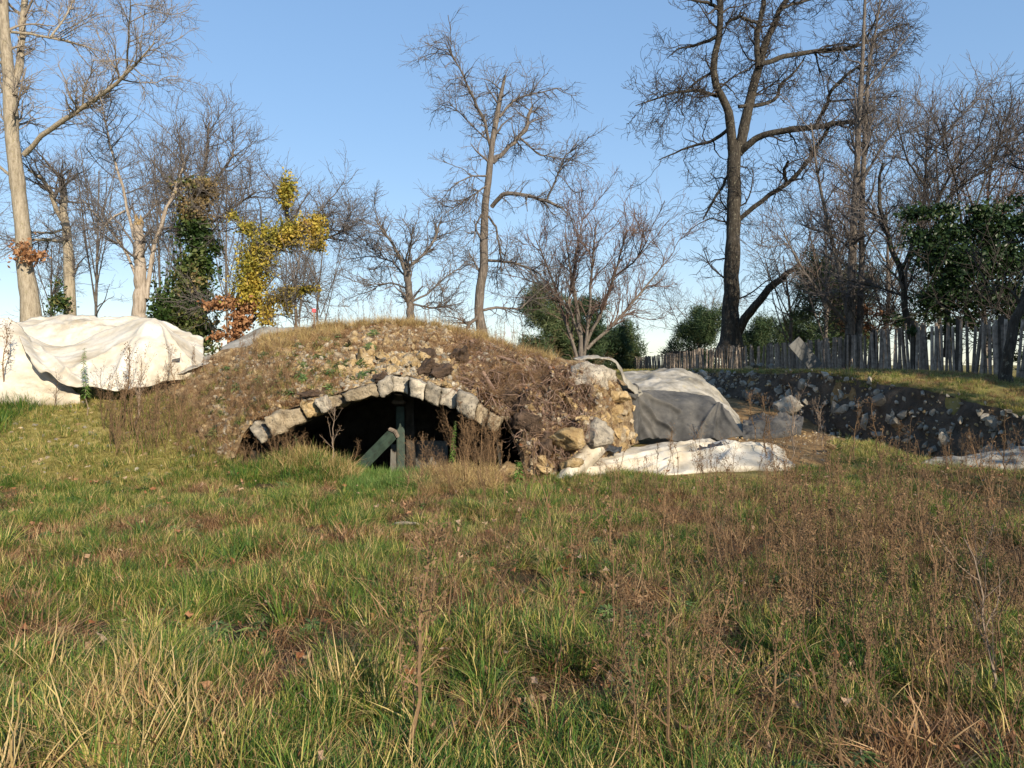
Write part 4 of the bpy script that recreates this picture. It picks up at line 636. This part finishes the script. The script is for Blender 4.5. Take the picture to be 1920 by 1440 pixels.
proto('grass_lush', [blade_mesh('lush_tuft', 50, .13, .09, .006, .5, M['lush'], 40 + k) for k in range(4)])
proto('grass_straw', [blade_mesh('straw_tuft', 50, .26, .07, .005, .8, M['straw'], 60 + k, lie=.5) for k in range(5)])
proto('grass_brown', [blade_mesh('brown_tuft', 60, .15, .115, .0045, .9, M['brown'], 80 + k, lie=.5) for k in range(5)])
proto('thatch', [blade_mesh('thatch_mat', 70, .10, .13, .005, 2.4, M['brown'], 140 + k, 3, lie=.42) for k in range(5)])
proto('moss', [blade_mesh('moss_tuft', 60, .035, .09, .006, .8, M['moss'], 100 + k, 2) for k in range(4)])
proto('tussock', [blade_mesh('tussock', 110, .38, .07, .007, .9, M['grass'], 120 + k, 5, tint=(.05, .72), lie=.65) for k in range(3)])
def leaf_proto(seed):
    r = np.random.RandomState(seed); n = 9; a = np.linspace(0, 6.283, n, endpoint=False); rr = .035 * (1 + .3 * np.cos(a * 4.5 + seed)); v = np.stack([np.cos(a) * rr * 1.3, np.sin(a) * rr * .8, .012 * np.sin(a * 2 + seed) + .008 * r.normal(size=n)], 1); v = np.concatenate([v, [[0, 0, .004]]])
    o = mk('fallen_leaf', v, [(i, (i + 1) % n, n) for i in range(n)], M['litter'], link=False); settint(o, np.full(n + 1, .5)); return o
proto('litter', [leaf_proto(k) for k in range(5)])
def weed_mesh(name, seed, h=1, style='spike', stemr=.005, mat='deadstem', seedm='seed', leaf=None):
    r = np.random.RandomState(seed); n = 10; z = np.linspace(0, h, n); wob = np.cumsum(r.normal(size=(n, 2)) * .018 * h, 0); P = np.c_[wob, z][None]; g = [(P, stemr * np.linspace(1, .35, n)[None], 4)]; tips = []
    if style == 'spike': P1, R1 = children(P, g[0][1], 26, .13 * h, (20, 60), r, 4, .25, .12, .5, .0012, .3)
    elif style == 'stalk': P1, R1 = children(P, g[0][1], 18, .10 * h, (12, 35), r, 4, .15, .12, .5, .0014, .35)
    elif style == 'candelabra': P1, R1 = children(P, g[0][1], 15, .36 * h, (25, 50), r, 6, .12, .12, .6, .0015, .25)
    else: P1, R1 = children(P, g[0][1], 10, .3 * h, (25, 60), r, 5, .2, .1, .6, .0015, .25)
    g.append((P1, R1, 3)); P2, R2 = children(P1, R1, {'spike': 60, 'stalk': 34}.get(style, 70), (.04 if style == 'stalk' else .07) * h, (25, 70), r, 3, .3, .06, .6, .001, .2); g.append((P2, R2, 3)); v, f = tubes(g); root = mk(name, v, f, M[mat], link=False)
    e = np.concatenate([P2[:, -1], P2[:, 1], P1[:, -1]]); root['tips'] = 1
    sv, sf = leafcloud(e + r.normal(size=e.shape) * .004, .0095 * (1 if style != 'spike' else 1.15) * max(h, .6), r); k = len(v)
    me = root.data; me2 = bpy.data.meshes.new(name); me2.from_pydata([tuple(a) for a in np.concatenate([v, sv])], [], [tuple(a) for a in f] + [tuple(a + k) for a in sf]); me2.materials.append(M[mat]); me2.materials.append(M[seedm]); mi = np.r_[np.zeros(len(f), int), np.ones(len(sf), int)]; me2.polygons.foreach_set('material_index', mi)
    tn = np.r_[np.zeros(k), np.repeat(r.rand(len(e)), 4)]; at = me2.attributes.new('tint', 'FLOAT', 'POINT'); at.data.foreach_set('value', tn.astype(np.float32)); root.data = me2; return root
proto('dry_weed', [weed_mesh('dry_weed', 200 + k, 1, ('stalk', 'spike', 'stalk', 'candelabra', 'stalk', 'stalk')[k], .0065) for k in range(6)])
proto('dead_bush', [weed_mesh('dead_bush', 220 + k, 1, 'candelabra', .006) for k in range(3)])
def leafy_mesh(name, seed, h, mat, nl=90, ls=.05, stem='greystem'):
    r = np.random.RandomState(seed); z = np.linspace(0, h, 8); P = np.c_[np.cumsum(r.normal(size=(8, 2)) * .012 * h, 0), z][None]; v, f = tubes([(P, .006 * np.linspace(1, .4, 8)[None], 5)])
    t = np.sort(r.uniform(.3 if nl > 200 else .15, 1, nl)); q = np.stack([np.interp(t * h, z, P[0, :, k]) for k in range(3)], 1); a = np.arange(nl) * 2.4; L = (ls * (1.25 - t * .8) * r.uniform(.7, 1.2, nl))[:, None]
    d = np.stack([np.cos(a), np.sin(a), r.uniform(-.4, .5, nl)], 1); s = np.stack([-np.sin(a), np.cos(a), 0 * a], 1); mid = q + d * L * .5; lv = np.stack([q, mid - s * L * .12, q + d * L + np.array([0, 0, -.25]) * L, mid + s * L * .12], 1).reshape(-1, 3); k = len(v); fl = np.arange(4 * nl).reshape(-1, 4) + k
    me = bpy.data.meshes.new(name); me.from_pydata([tuple(a) for a in np.concatenate([v, lv])], [], [tuple(a) for a in f] + [tuple(a) for a in fl]); me.materials.append(M[stem]); me.materials.append(M[mat]); me.polygons.foreach_set('material_index', np.r_[np.zeros(len(f), int), np.ones(len(fl), int)])
    at = me.attributes.new('tint', 'FLOAT', 'POINT'); at.data.foreach_set('value', np.r_[np.zeros(k), np.repeat(r.rand(nl), 4)].astype(np.float32)); return me
proto('small_forb', [bpy.data.objects.new('small_forb', leafy_mesh('small_forb', 240 + k, .08, 'leaf_green', 34, .10)) for k in range(3)])
# ------------------------------------------------------------------ scatter
_gn = {}
def gn_for(key):
    if key in _gn: return _gn[key]
    g = bpy.data.node_groups.new('scatter_' + key, 'GeometryNodeTree'); g.interface.new_socket('Geometry', in_out='INPUT', socket_type='NodeSocketGeometry'); g.interface.new_socket('Geometry', in_out='OUTPUT', socket_type='NodeSocketGeometry')
    N = g.nodes; gi = N.new('NodeGroupInput'); go = N.new('NodeGroupOutput'); ip_ = N.new('GeometryNodeInstanceOnPoints'); ci = N.new('GeometryNodeCollectionInfo'); ci.inputs[0].default_value = PROTO[key]; ci.inputs['Separate Children'].default_value = True; ci.inputs['Reset Children'].default_value = True
    ip_.inputs['Pick Instance'].default_value = True
    def attr(n, t): a = N.new('GeometryNodeInputNamedAttribute'); a.data_type = t; a.inputs['Name'].default_value = n; return a.outputs[0]
    l = g.links.new; l(gi.outputs[0], ip_.inputs['Points']); l(ci.outputs[0], ip_.inputs['Instance']); l(attr('idx', 'INT'), ip_.inputs['Instance Index']); l(attr('rot', 'FLOAT_VECTOR'), ip_.inputs['Rotation']); l(attr('scl', 'FLOAT_VECTOR'), ip_.inputs['Scale']); l(ip_.outputs[0], go.inputs[0]); _gn[key] = g; return g
def scatter(name, label, key, pts, scl, rng, tilt=.15, zs=None, parent=None, flat=False):
    n = len(pts); me = bpy.data.meshes.new(name); me.vertices.add(n); me.vertices.foreach_set('co', np.asarray(pts, np.float32).ravel())
    rot = np.stack([rng.normal(size=n) * tilt, rng.normal(size=n) * tilt, rng.uniform(0, 6.283, n)], 1); s = np.broadcast_to(np.asarray(scl, float), (n,)); s3 = np.stack([s, s, s if zs is None else s * zs], 1)
    for nm, t, d in (('rot', 'FLOAT_VECTOR', rot), ('scl', 'FLOAT_VECTOR', s3)): a = me.attributes.new(nm, t, 'POINT'); a.data.foreach_set('vector', d.astype(np.float32).ravel())
    a = me.attributes.new('idx', 'INT', 'POINT'); a.data.foreach_set('value', rng.randint(0, len(PROTO[key].objects), n).astype(np.int32))
    o = bpy.data.objects.new(name, me); COL.objects.link(o); o.parent = parent; m = o.modifiers.new('scatter', 'NODES'); m.node_group = gn_for(key); return kind(o, 'stuff', label if not parent else None)
rng = np.random.RandomState(41)
def gpts(n, y0, y1, fx=1.15, pw=1.0, x0=None, x1=None):
    """random ground positions inside the wedge in front of the viewer"""
    y = y0 + (y1 - y0) * rng.rand(n) ** pw; xh = .69 * fx * y; x = rng.uniform(-1, 1, n) * xh if x0 is None else rng.uniform(x0, x1, n); return x, y
def keep(x, y):
    px = 960 + F * x / y; inv = (x > -3.7) & (x < 0) & (y > 10.8)                       # not inside the vault
    left_bare = (px < 330) & (y > 9.6) & (y < 12.4); tarpz = (px > 1040) & (px < 1490) & (y > 10.3); pit = (px > 1180) & (y > 11.0) & (x < wall_x(y) + .2); mnd = (px > 330) & (px < 1190) & (y > 10.5)
    return ~(inv | left_bare | tarpz | pit | mnd)
def ground_scatter(name, label, key, n, y0, y1, prob, s0, s1, tilt=.15, pw=.8):
    x, y = gpts(n, y0, y1, pw=pw); cl = pn(x, y, 2.6, len(name)); m = keep(x, y) & (rng.rand(n) < prob(x, y) * (.08 + 1.75 * sstep(.36, .62, cl))); x, y, cl = x[m], y[m], cl[m]
    scatter(name, label, key, np.stack([x, y, hgt(x, y)], 1), rng.uniform(s0, s1, len(x)) * (.45 + .75 * cl) * np.interp(y, [2, 6, 10], [1.1, 1, .75]), rng, tilt)
pn = lambda x, y, s, sd_: np.clip(.5 + 1.4 * n2(x, y, s, sd_, 3), 0, 1)
green = lambda x, y: np.clip(.42 + .9 * pn(x, y, .7, 51) * sstep(-2.2, .8, y - 6 - .55 * x * (x > 0)) + .25 * (x < 0), 0, 1)
ground_scatter('green_grass', 'green grass covering the foreground', 'grass_green', 15500, 2.2, 10.9, lambda x, y: green(x, y) * .9, .6, 1.15)
ground_scatter('mixed_grass', 'half-dry grass mixed through the foreground', 'grass_mixed', 12500, 2.2, 11, lambda x, y: .35 + .6 * pn(x, y, .9, 57), .6, 1.2, .25)
ground_scatter('dead_grass', 'dead brown grass in the foreground', 'grass_brown', 8500, 2.2, 11, lambda x, y: np.clip(pn(x, y, .8, 63) * (1.0 - .06 * y) + .05, 0, 1), .7, 1.4, .3)
ground_scatter('matted_dead_grass', 'flattened dead grass matted between the tufts', 'thatch', 6500, 2.2, 10.6, lambda x, y: np.clip(1.25 - pn(x, y, 1.1, 66), 0, 1), .6, 1.4, .2)
ground_scatter('straw_grass', 'straw-coloured grass tufts in the foreground', 'grass_straw', 1100, 2.2, 10.5, lambda x, y: sstep(.35, .75, pn(x, y, .6, 71)), .45, 1.0, .25)
x, y = gpts(190, 2.4, 8.5); scatter('grass_tussocks', 'long arching grass tussocks in the foreground', 'tussock', np.stack([x, y, hgt(x, y)], 1), rng.uniform(.4, .95, len(x)), rng, .2)
x = rng.normal(size=26) * .42 - 1.85; y = 3.05 + rng.normal(size=26) * .35; scatter('straw_tussocks', 'pale long grass tussock at the bottom left corner', 'grass_straw', np.stack([x, y, hgt(x, y)], 1), rng.uniform(1.1, 1.7, 26), rng, .3)
x, y = gpts(420, 2.3, 10); scatter('small_forbs', 'small leafy green plants in the grass', 'small_forb', np.stack([x, y, hgt(x, y)], 1), rng.uniform(.5, 1.3, len(x)), rng, .3)
x, y = gpts(1100, 2.3, 11.5, pw=.9); m = keep(x, y); x, y = x[m], y[m]; scatter('leaf_litter', 'fallen brown leaves lying in the grass', 'litter', np.stack([x, y, hgt(x, y) + rng.uniform(.02, .13, len(x))], 1), rng.uniform(.35, .8, len(x)), rng, .5)
# moss on the left slope and on the right rim
x = rng.uniform(-9.5, -3.8, 9000); y = rng.uniform(9.3, 12.6, 9000); m = (960 + F * x / y < 420); x, y = x[m], y[m]; m = rng.rand(len(x)) < .25 + .6 * pn(x, y, 1.2, 77); x, y = x[m], y[m]; scatter('moss', 'yellow-green moss on the bare left slope', 'moss', np.stack([x, y, hgt(x, y)], 1), rng.uniform(.5, 1.1, len(x)), rng, .2)
x = rng.uniform(.6, 9, 7500); y = rng.uniform(8.6, 11.3, 7500); m = (rng.rand(7500) < .2 + .6 * pn(x, y, 1.2, 79)) & keep(x, y); x, y = x[m], y[m]; scatter('moss', 'yellow-green moss along the rim right of the white tarp', 'moss', np.stack([x, y, hgt(x, y)], 1), rng.uniform(.5, 1.2, len(x)), rng, .2)
x = rng.uniform(-9.5, -4, 900); y = rng.uniform(9.4, 12.4, 900); scatter('slope_grass', 'sparse grass tufts on the left slope', 'grass_mixed', np.stack([x, y, hgt(x, y)], 1), rng.uniform(.4, 1, 900), rng, .2)
x = rng.uniform(-8.8, -7.4, 160); y = rng.uniform(10.4, 11.9, 160); scatter('edge_grass', 'bright grass clumps at the far left edge of the slope', 'grass_green', np.stack([x, y, hgt(x, y)], 1), rng.uniform(1, 1.6, 160), rng, .2)
# pebbles on the left slope and pit floor
ped = bpy.data.collections.new('pebble_protos'); pes = [bpy.data.objects.new('pebble', rocks['wallstone'][k]) for k in range(3)] + [bpy.data.objects.new('pebble', rocks['lime'][k]) for k in range(2)] + [bpy.data.objects.new('pebble', rocks['ochre'][k]) for k in range(3)]
proto('pebble', pes)
x = rng.uniform(-9, -4, 700); y = rng.uniform(9.7, 12.3, 700); scatter('pebbles', 'scattered limestone chips on the left slope', 'pebble', np.stack([x, y, hgt(x, y)], 1), rng.uniform(.008, .035, 700) * rng.choice([1, 1, 1.6], 700), rng, .5)
x = rng.uniform(3.2, 7.5, 700); y = rng.uniform(11.2, 15.5, 700); m = (x < wall_x(y)) & ~((960 + F * x / y < 1500) & (y < 12.9)); x, y = x[m], y[m]; scatter('pebbles', 'rubble chips on the bare soil floor before the wall', 'pebble', np.stack([x, y, hgt(x, y)], 1), rng.uniform(.012, .045, len(x)), rng, .5)
p = msample(6500, 400, 1150, .02, .95, rng); scatter('mound_chips', '', 'pebble', p, .008 + .05 * rng.rand(len(p)) ** 2.4, rng, .6, parent=mound_o)
q = B.reshape(-1, 3)[rng.randint(0, B.size // 3, 900)] + rng.normal(size=(900, 3)) * [.02, .05, .04]; scatter('wall_chips', '', 'pebble', q - np.array(wl.location), rng.uniform(.012, .05, 900), rng, .8, parent=wl)
x = rng.uniform(4.2, 8, 1500); y = rng.uniform(10.8, 13.4, 1500); m = (960 + F * x / y > 1560) & (x < wall_x(y) - .1) & (rng.rand(1500) < .75); x, y = x[m], y[m]; scatter('rim_grass', 'tufted grass on the rim before the rubble wall', 'grass_mixed', np.stack([x, y, hgt(x, y)], 1), rng.uniform(.35, .9, len(x)), rng, .25)
# mound vegetation
def mscatter(name, key, n, p0, p1, t0, t1, s0, s1, tilt, cond=None):
    p = msample(n, p0, p1, t0, t1, rng)
    if cond is not None: p = p[rng.rand(n) < cond(p)]
    scatter(name, '', key, p, rng.uniform(s0, s1, len(p)), rng, tilt, parent=mound_o)
mscatter('crest_straw', 'grass_straw', 620, 480, 1040, .94, 1.12, .5, 1.0, .2)
mscatter('crest_straw_left', 'grass_straw', 120, 480, 640, .8, 1.0, .5, 1.0, .25)
mscatter('dead_growth', 'grass_brown', 1250, 310, 640, .0, .92, .25, .85, .5, lambda p: np.clip(.15 + .9 * pn(p[:, 0], p[:, 2] * 1.4, 1.3, 83), 0, 1))
mscatter('dead_growth_right', 'grass_brown', 1300, 850, 1150, .1, .97, .3, .9, .7, lambda p: np.clip(.1 + .8 * pn(p[:, 0], p[:, 2] * 1.4, 1.5, 85), 0, 1))
mscatter('dead_growth_top', 'grass_brown', 350, 620, 880, .55, 1.0, .35, .8, .6)
mscatter('mound_grass', 'grass_mixed', 150, 310, 640, .0, .8, .35, .8, .3)
mscatter('mound_forbs', 'small_forb', 70, 400, 700, .1, .8, .6, 1.3, .4)
mscatter('mound_leaves', 'litter', 500, 320, 1140, .05, .95, .4, .8, .8)
mscatter('dead_stems', 'dry_weed', 260, 320, 540, .0, .85, .2, .55, .25)
mscatter('dead_stems_right', 'dead_bush', 150, 870, 1110, .1, .9, .2, .5, .9)
mscatter('crest_stems', 'dry_weed', 110, 480, 1010, .9, 1.1, .25, .55, .12)
# tall brown stems in front of the arch's right springing and clumps at its foot
x = rng.uniform(-.75, -.2, 30); y = rng.uniform(9.95, 10.3, 30); scatter('springing_stems', 'reddish dead stems before the right springing of the arch', 'dry_weed', np.stack([x, y, hgt(x, y)], 1), rng.uniform(.5, 1.0, 30), rng, .12)
def clump(name, lab, key, px0, px1, y0, y1, n, s0, s1, tilt=.3):
    Y = rng.uniform(y0, y1, n); x = (rng.uniform(px0, px1, n) - 960) / F * Y; scatter(name, lab, key, np.stack([x, Y, hgt(x, Y)], 1), rng.uniform(s0, s1, n), rng, tilt)
clump('slope_weeds', 'stand of dead upright weeds on the left flank of the mound', 'dry_weed', 195, 345, 10.2, 11.3, 75, .35, .85, .12)
clump('slope_weed_bush', 'bushy dead weeds at the left foot of the mound', 'dead_bush', 200, 480, 10.0, 10.9, 40, .25, .5, .2)
clump('arch_foot_weeds', 'dead brown weeds over the left springing of the arch', 'dry_weed', 440, 560, 9.9, 10.25, 34, .25, .55, .25)
clump('arch_foot_grass', 'arching straw grass bank left of the vault mouth', 'grass_straw', 480, 665, 9.7, 10.4, 130, .7, 1.25, .35)
clump('arch_foot_green', 'green grass under the left of the arch', 'grass_green', 440, 660, 9.6, 10.4, 170, .8, 1.4)
clump('mouth_grass', 'bright lush grass in the mouth of the vault', 'grass_lush', 655, 800, 9.2, 10.6, 330, .8, 1.4, .15)
clump('mouth_dry_grass', 'dry grass and stems right of the vault mouth', 'grass_straw', 775, 930, 9.1, 10.2, 150, .6, 1.2, .35)
clump('mouth_dead_brush', 'grey-brown dead brush right of the vault mouth', 'dead_bush', 770, 935, 8.6, 10.1, 30, .25, .6, .3)
clump('bank_grass', 'short shaded grass on the bank below the fence', 'grass_green', 1340, 1990, 14, 24, 10, .8, 1.3)
n = 5200; y = rng.uniform(11.5, 30, n); x = wall_x(y) + .3 + rng.rand(n) ** 1.5 * 7; scatter('bank_grass', 'shaded grass on the bank between wall and fence', 'grass_mixed', np.stack([x, y, hgt(x, y)], 1), rng.uniform(.3, .7, n), rng, .2)
n = 2500; y = rng.uniform(11.5, 26, n); x = wall_x(y) + .3 + rng.rand(n) * 6; scatter('bank_dead_grass', 'brown grass on the bank by the fence', 'grass_brown', np.stack([x, y, hgt(x, y)], 1), rng.uniform(.4, .8, n), rng, .2)
# dry weed thicket, right foreground
n = 1000; y = 2.6 + 6.4 * rng.rand(n) ** .8; x = rng.uniform(-.15, .75, n) * y; m = rng.rand(n) < np.clip(.12 + 1.1 * sstep(0, .5, x / y) * sstep(.35, .6, pn(x, y, 1.0, 91) + .1), 0, 1); x, y = x[m], y[m]
scatter('dry_weed_thicket', 'thicket of dead brown weeds over the right foreground', 'dry_weed', np.stack([x, y, hgt(x, y)], 1), rng.uniform(.3, .85, len(x)), rng, .13)
n = 60; y = 2.7 + 6 * rng.rand(n); x = rng.uniform(.1, .75, n) * y; scatter('dead_brush_thicket', 'bushy dead weeds over the right foreground', 'dead_bush', np.stack([x, y, hgt(x, y)], 1), rng.uniform(.25, .5, n), rng, .2)
# ------------------------------------------------------------------ single weeds one can point to
wm = {('spike', 0): weed_mesh('m', 300, 1, 'spike', .011).data, ('spike', 1): weed_mesh('m', 301, 1, 'spike', .011).data, ('cand', 0): weed_mesh('m', 302, 1, 'candelabra', .010, 'greystem').data, ('cand', 1): weed_mesh('m', 303, 1, 'candelabra', .010, 'greystem').data, ('open', 0): weed_mesh('m', 304, 1, 'open', .011).data, ('leafy', 0): leafy_mesh('m', 305, 1, 'leaf_green', 150, .13), ('leafy', 1): leafy_mesh('m', 306, 1, 'leaf_bright', 130, .34), ('leafy', 2): leafy_mesh('m', 307, 1, 'leaf_bright', 240, .085)}
WD = [(1412, 832, 738, 11.9, 'spike', 0, 'reddish dry stalk in front of the grey sheet', 0), (1450, 858, 762, 11.5, 'open', 0, 'dry stalk with drooping leaves right of the grey sheet', .05), (1476, 868, 742, 11.3, 'cand', 0, 'branched grey stalk before the pointed boulder', .02), (1440, 862, 748, 11.2, 'spike', 1, 'straight thin stalk left of the branched grey one', .0), (1532, 838, 772, 12, 'cand', 1, 'bushy grey dead stalk, left of a pair before the wall', 0), (1552, 840, 770, 12, 'cand', 0, 'bushy grey dead stalk, right of a pair before the wall', .1),
      (1575, 880, 806, 10.9, 'leafy', 0, 'short green-topped stalk on the rim', 0), (1602, 852, 756, 11.6, 'spike', 0, 'slender upright dry stalk before the rubble wall', 0), (1652, 868, 752, 11.3, 'spike', 1, 'leaning dry stalk before the rubble wall', -.28), (1700, 905, 782, 10.3, 'open', 0, 'thick brown seeding stalk on the rim', .05), (1688, 890, 800, 10.5, 'spike', 0, 'stalk with a pale leaf left of the thick brown one', -.05), (1810, 872, 815, 11, 'spike', 1, 'short dry stalk before the bluish tarp', 0), (1835, 872, 812, 11, 'spike', 0, 'short leaning stalk over the bluish tarp', -.2), (1884, 900, 762, 10.3, 'open', 0, 'tall brown branching stalk at the right edge', .03),
      (166, 758, 652, 11.4, 'leafy', 2, 'tall green leafy weed before the white tarp', 0), (240, 790, 655, 11.0, 'spike', 0, 'tall thin grey weed right of the green one', .04), (252, 792, 668, 11.0, 'cand', 0, 'branched grey weed before the swagged tarp', .1), (332, 760, 655, 11.4, 'spike', 1, 'thin dark weed before the peak of the tarp', 0), (100, 752, 700, 11.5, 'open', 0, 'small dark weed against the brilliant white tarp', .2), (5, 735, 610, 11.6, 'spike', 0, 'tall dry weed at the extreme left edge', 0),
      (622, 862, 765, 10.1, 'cand', 1, 'purplish dead plant against the dark vault mouth', 0), (664, 886, 825, 10.2, 'spike', 0, 'small dry spike beside the leaning beam', .25), (850, 892, 790, 9.9, 'leafy', 2, 'grey-green bushy weed at the right of the vault mouth', 0), (972, 918, 864, 9.6, 'leafy', 1, 'bright green leafy plant before the yellow rock', 0), (1118, 900, 838, 9.8, 'cand', 0, 'thin twiggy weed before the ground tarp', .1), (560, 850, 815, 10.2, 'leafy', 0, 'small green plant under the left of the arch', .2),
      (760, 1440, 1000, 2.95, 'spike', 1, 'long bare stalk rising through the left centre foreground', .07), (1262, 1445, 1105, 2.95, 'open', 0, 'sturdy branched tan stalk in the centre right foreground', -.03), (1690, 1060, 905, 6.0, 'spike', 0, 'tall dense brown weed in the right middle ground', .02), (1355, 1110, 985, 5.4, 'cand', 1, 'bushy brown weed right of centre in the middle ground', 0), (1850, 1330, 1010, 3.5, 'cand', 0, 'large branching dead weed at the right edge foreground', -.1), (1430, 1400, 1130, 3.2, 'spike', 1, 'drooping grey seed stalk in the right foreground', .05), (1180, 1380, 1140, 3.3, 'leafy', 0, 'yellow-green weed in the right foreground', 0), (1560, 1240, 1060, 4.2, 'open', 0, 'brown seeding weed in the right middle foreground', 0)]
for px, by, ty, Y, stl, k, lab, lean in WD:
    x = (px - 960) / F * Y; z = min(hgt(np.array([x]), np.array([Y]))[0], CH + (HY - by) / F * Y + .15); top = CH + (HY - ty) / F * Y; h = max(top - z, .2)
    o = ob('dry_weed' if stl != 'leafy' else 'green_weed', wm[(stl, k)], None, (x, Y, z - .03), (rg.normal() * .03, lean, rg.uniform(0, 6)), (max(h, .45) if stl != 'leafy' else h, max(h, .45) if stl != 'leafy' else h, h + .03)); tag(o, lab, 'weed')
# ------------------------------------------------------------------ trees out of view whose shade falls on the right
for k, (x, y, h, lab) in enumerate([(13.4, 7.0, 8.5, 'low ivy-clad tree outside the view, nearest the bank'), (17.4, 6.5, 11, 'tall ivy-clad tree outside the view on the right'), (15.6, 2.6, 11, 'ivy-clad tree outside the view, nearest the viewer')]):
    rng2 = np.random.RandomState(400 + k); root = empty('ivy_clad_tree', (x, y, .3)); tag(root, lab, 'tree', 'trees outside the view')
    P = np.array([[0, 0, -.3], [.1, .1, h * .5], [0, .2, h]]); q = resample(np.c_[P, [.3, .22, .08]], 14); v, f = tubes([(q[None, :, :3], q[None, :, 3], 8)]); mk('trunk', v, f, M['bark_dark'], root)
    c = rng2.uniform(-1, 1, (26, 3)) * [2.2, 2.2, h * .42] + [0, 0, h * .58]; d = rng2.normal(size=(9000, 3)); d /= np.linalg.norm(d, axis=1)[:, None]; p = c[rng2.randint(0, 26, 9000)] + d * rng2.uniform(.3, 1.1, (9000, 1)); foliage('crown', p, .12, 'ivy_dark', root, rng2)

for k, (x, y, h, lab) in enumerate([(11.5, -8.0, 8.0, 'leaf-holding tree behind the viewer to the right, farther one'), (12.5, -3.5, 8.0, 'leaf-holding tree far right behind the viewer, nearer one')]):
    rng2 = np.random.RandomState(430 + k); root = empty('bare_tree', (x, y, 0)); tag(root, lab, 'tree', 'trees behind the viewer')
    q = resample(np.c_[np.array([[0, 0, -.2], [.1, .05, h * .5], [-.1, .1, h * .95]]), [.16, .12, .03]], 14); P0 = q[None, :, :3]; R0 = q[None, :, 3]
    P1, R1 = children(P0, R0, 26, 2.2, (35, 75), rng2, 8, .16, .05, .5, .012, .3, .05, .03); P2, R2 = children(P1, R1, 260, 1.0, (25, 65), rng2, 6, .2, .04, .6, .008, .15); P3, R3 = children(P2, R2, 1500, .45, (25, 65), rng2, 4, .2, .03, .6, .005, .1)
    v, f = tubes([(P0, R0, 8)]); mk('trunk', v, f, M['bark_grey'], root); v, f = tubes([(P1, R1, 5), (P2, R2, 3), (P3, R3, 3)]); mk('crown', v, f, M['twig'], root)
    e = np.concatenate([P3[:, -1], P3[:, 2]]); foliage('leaves', e[rng2.rand(len(e)) < .16], .055, 'oak_leaf', root, rng2)
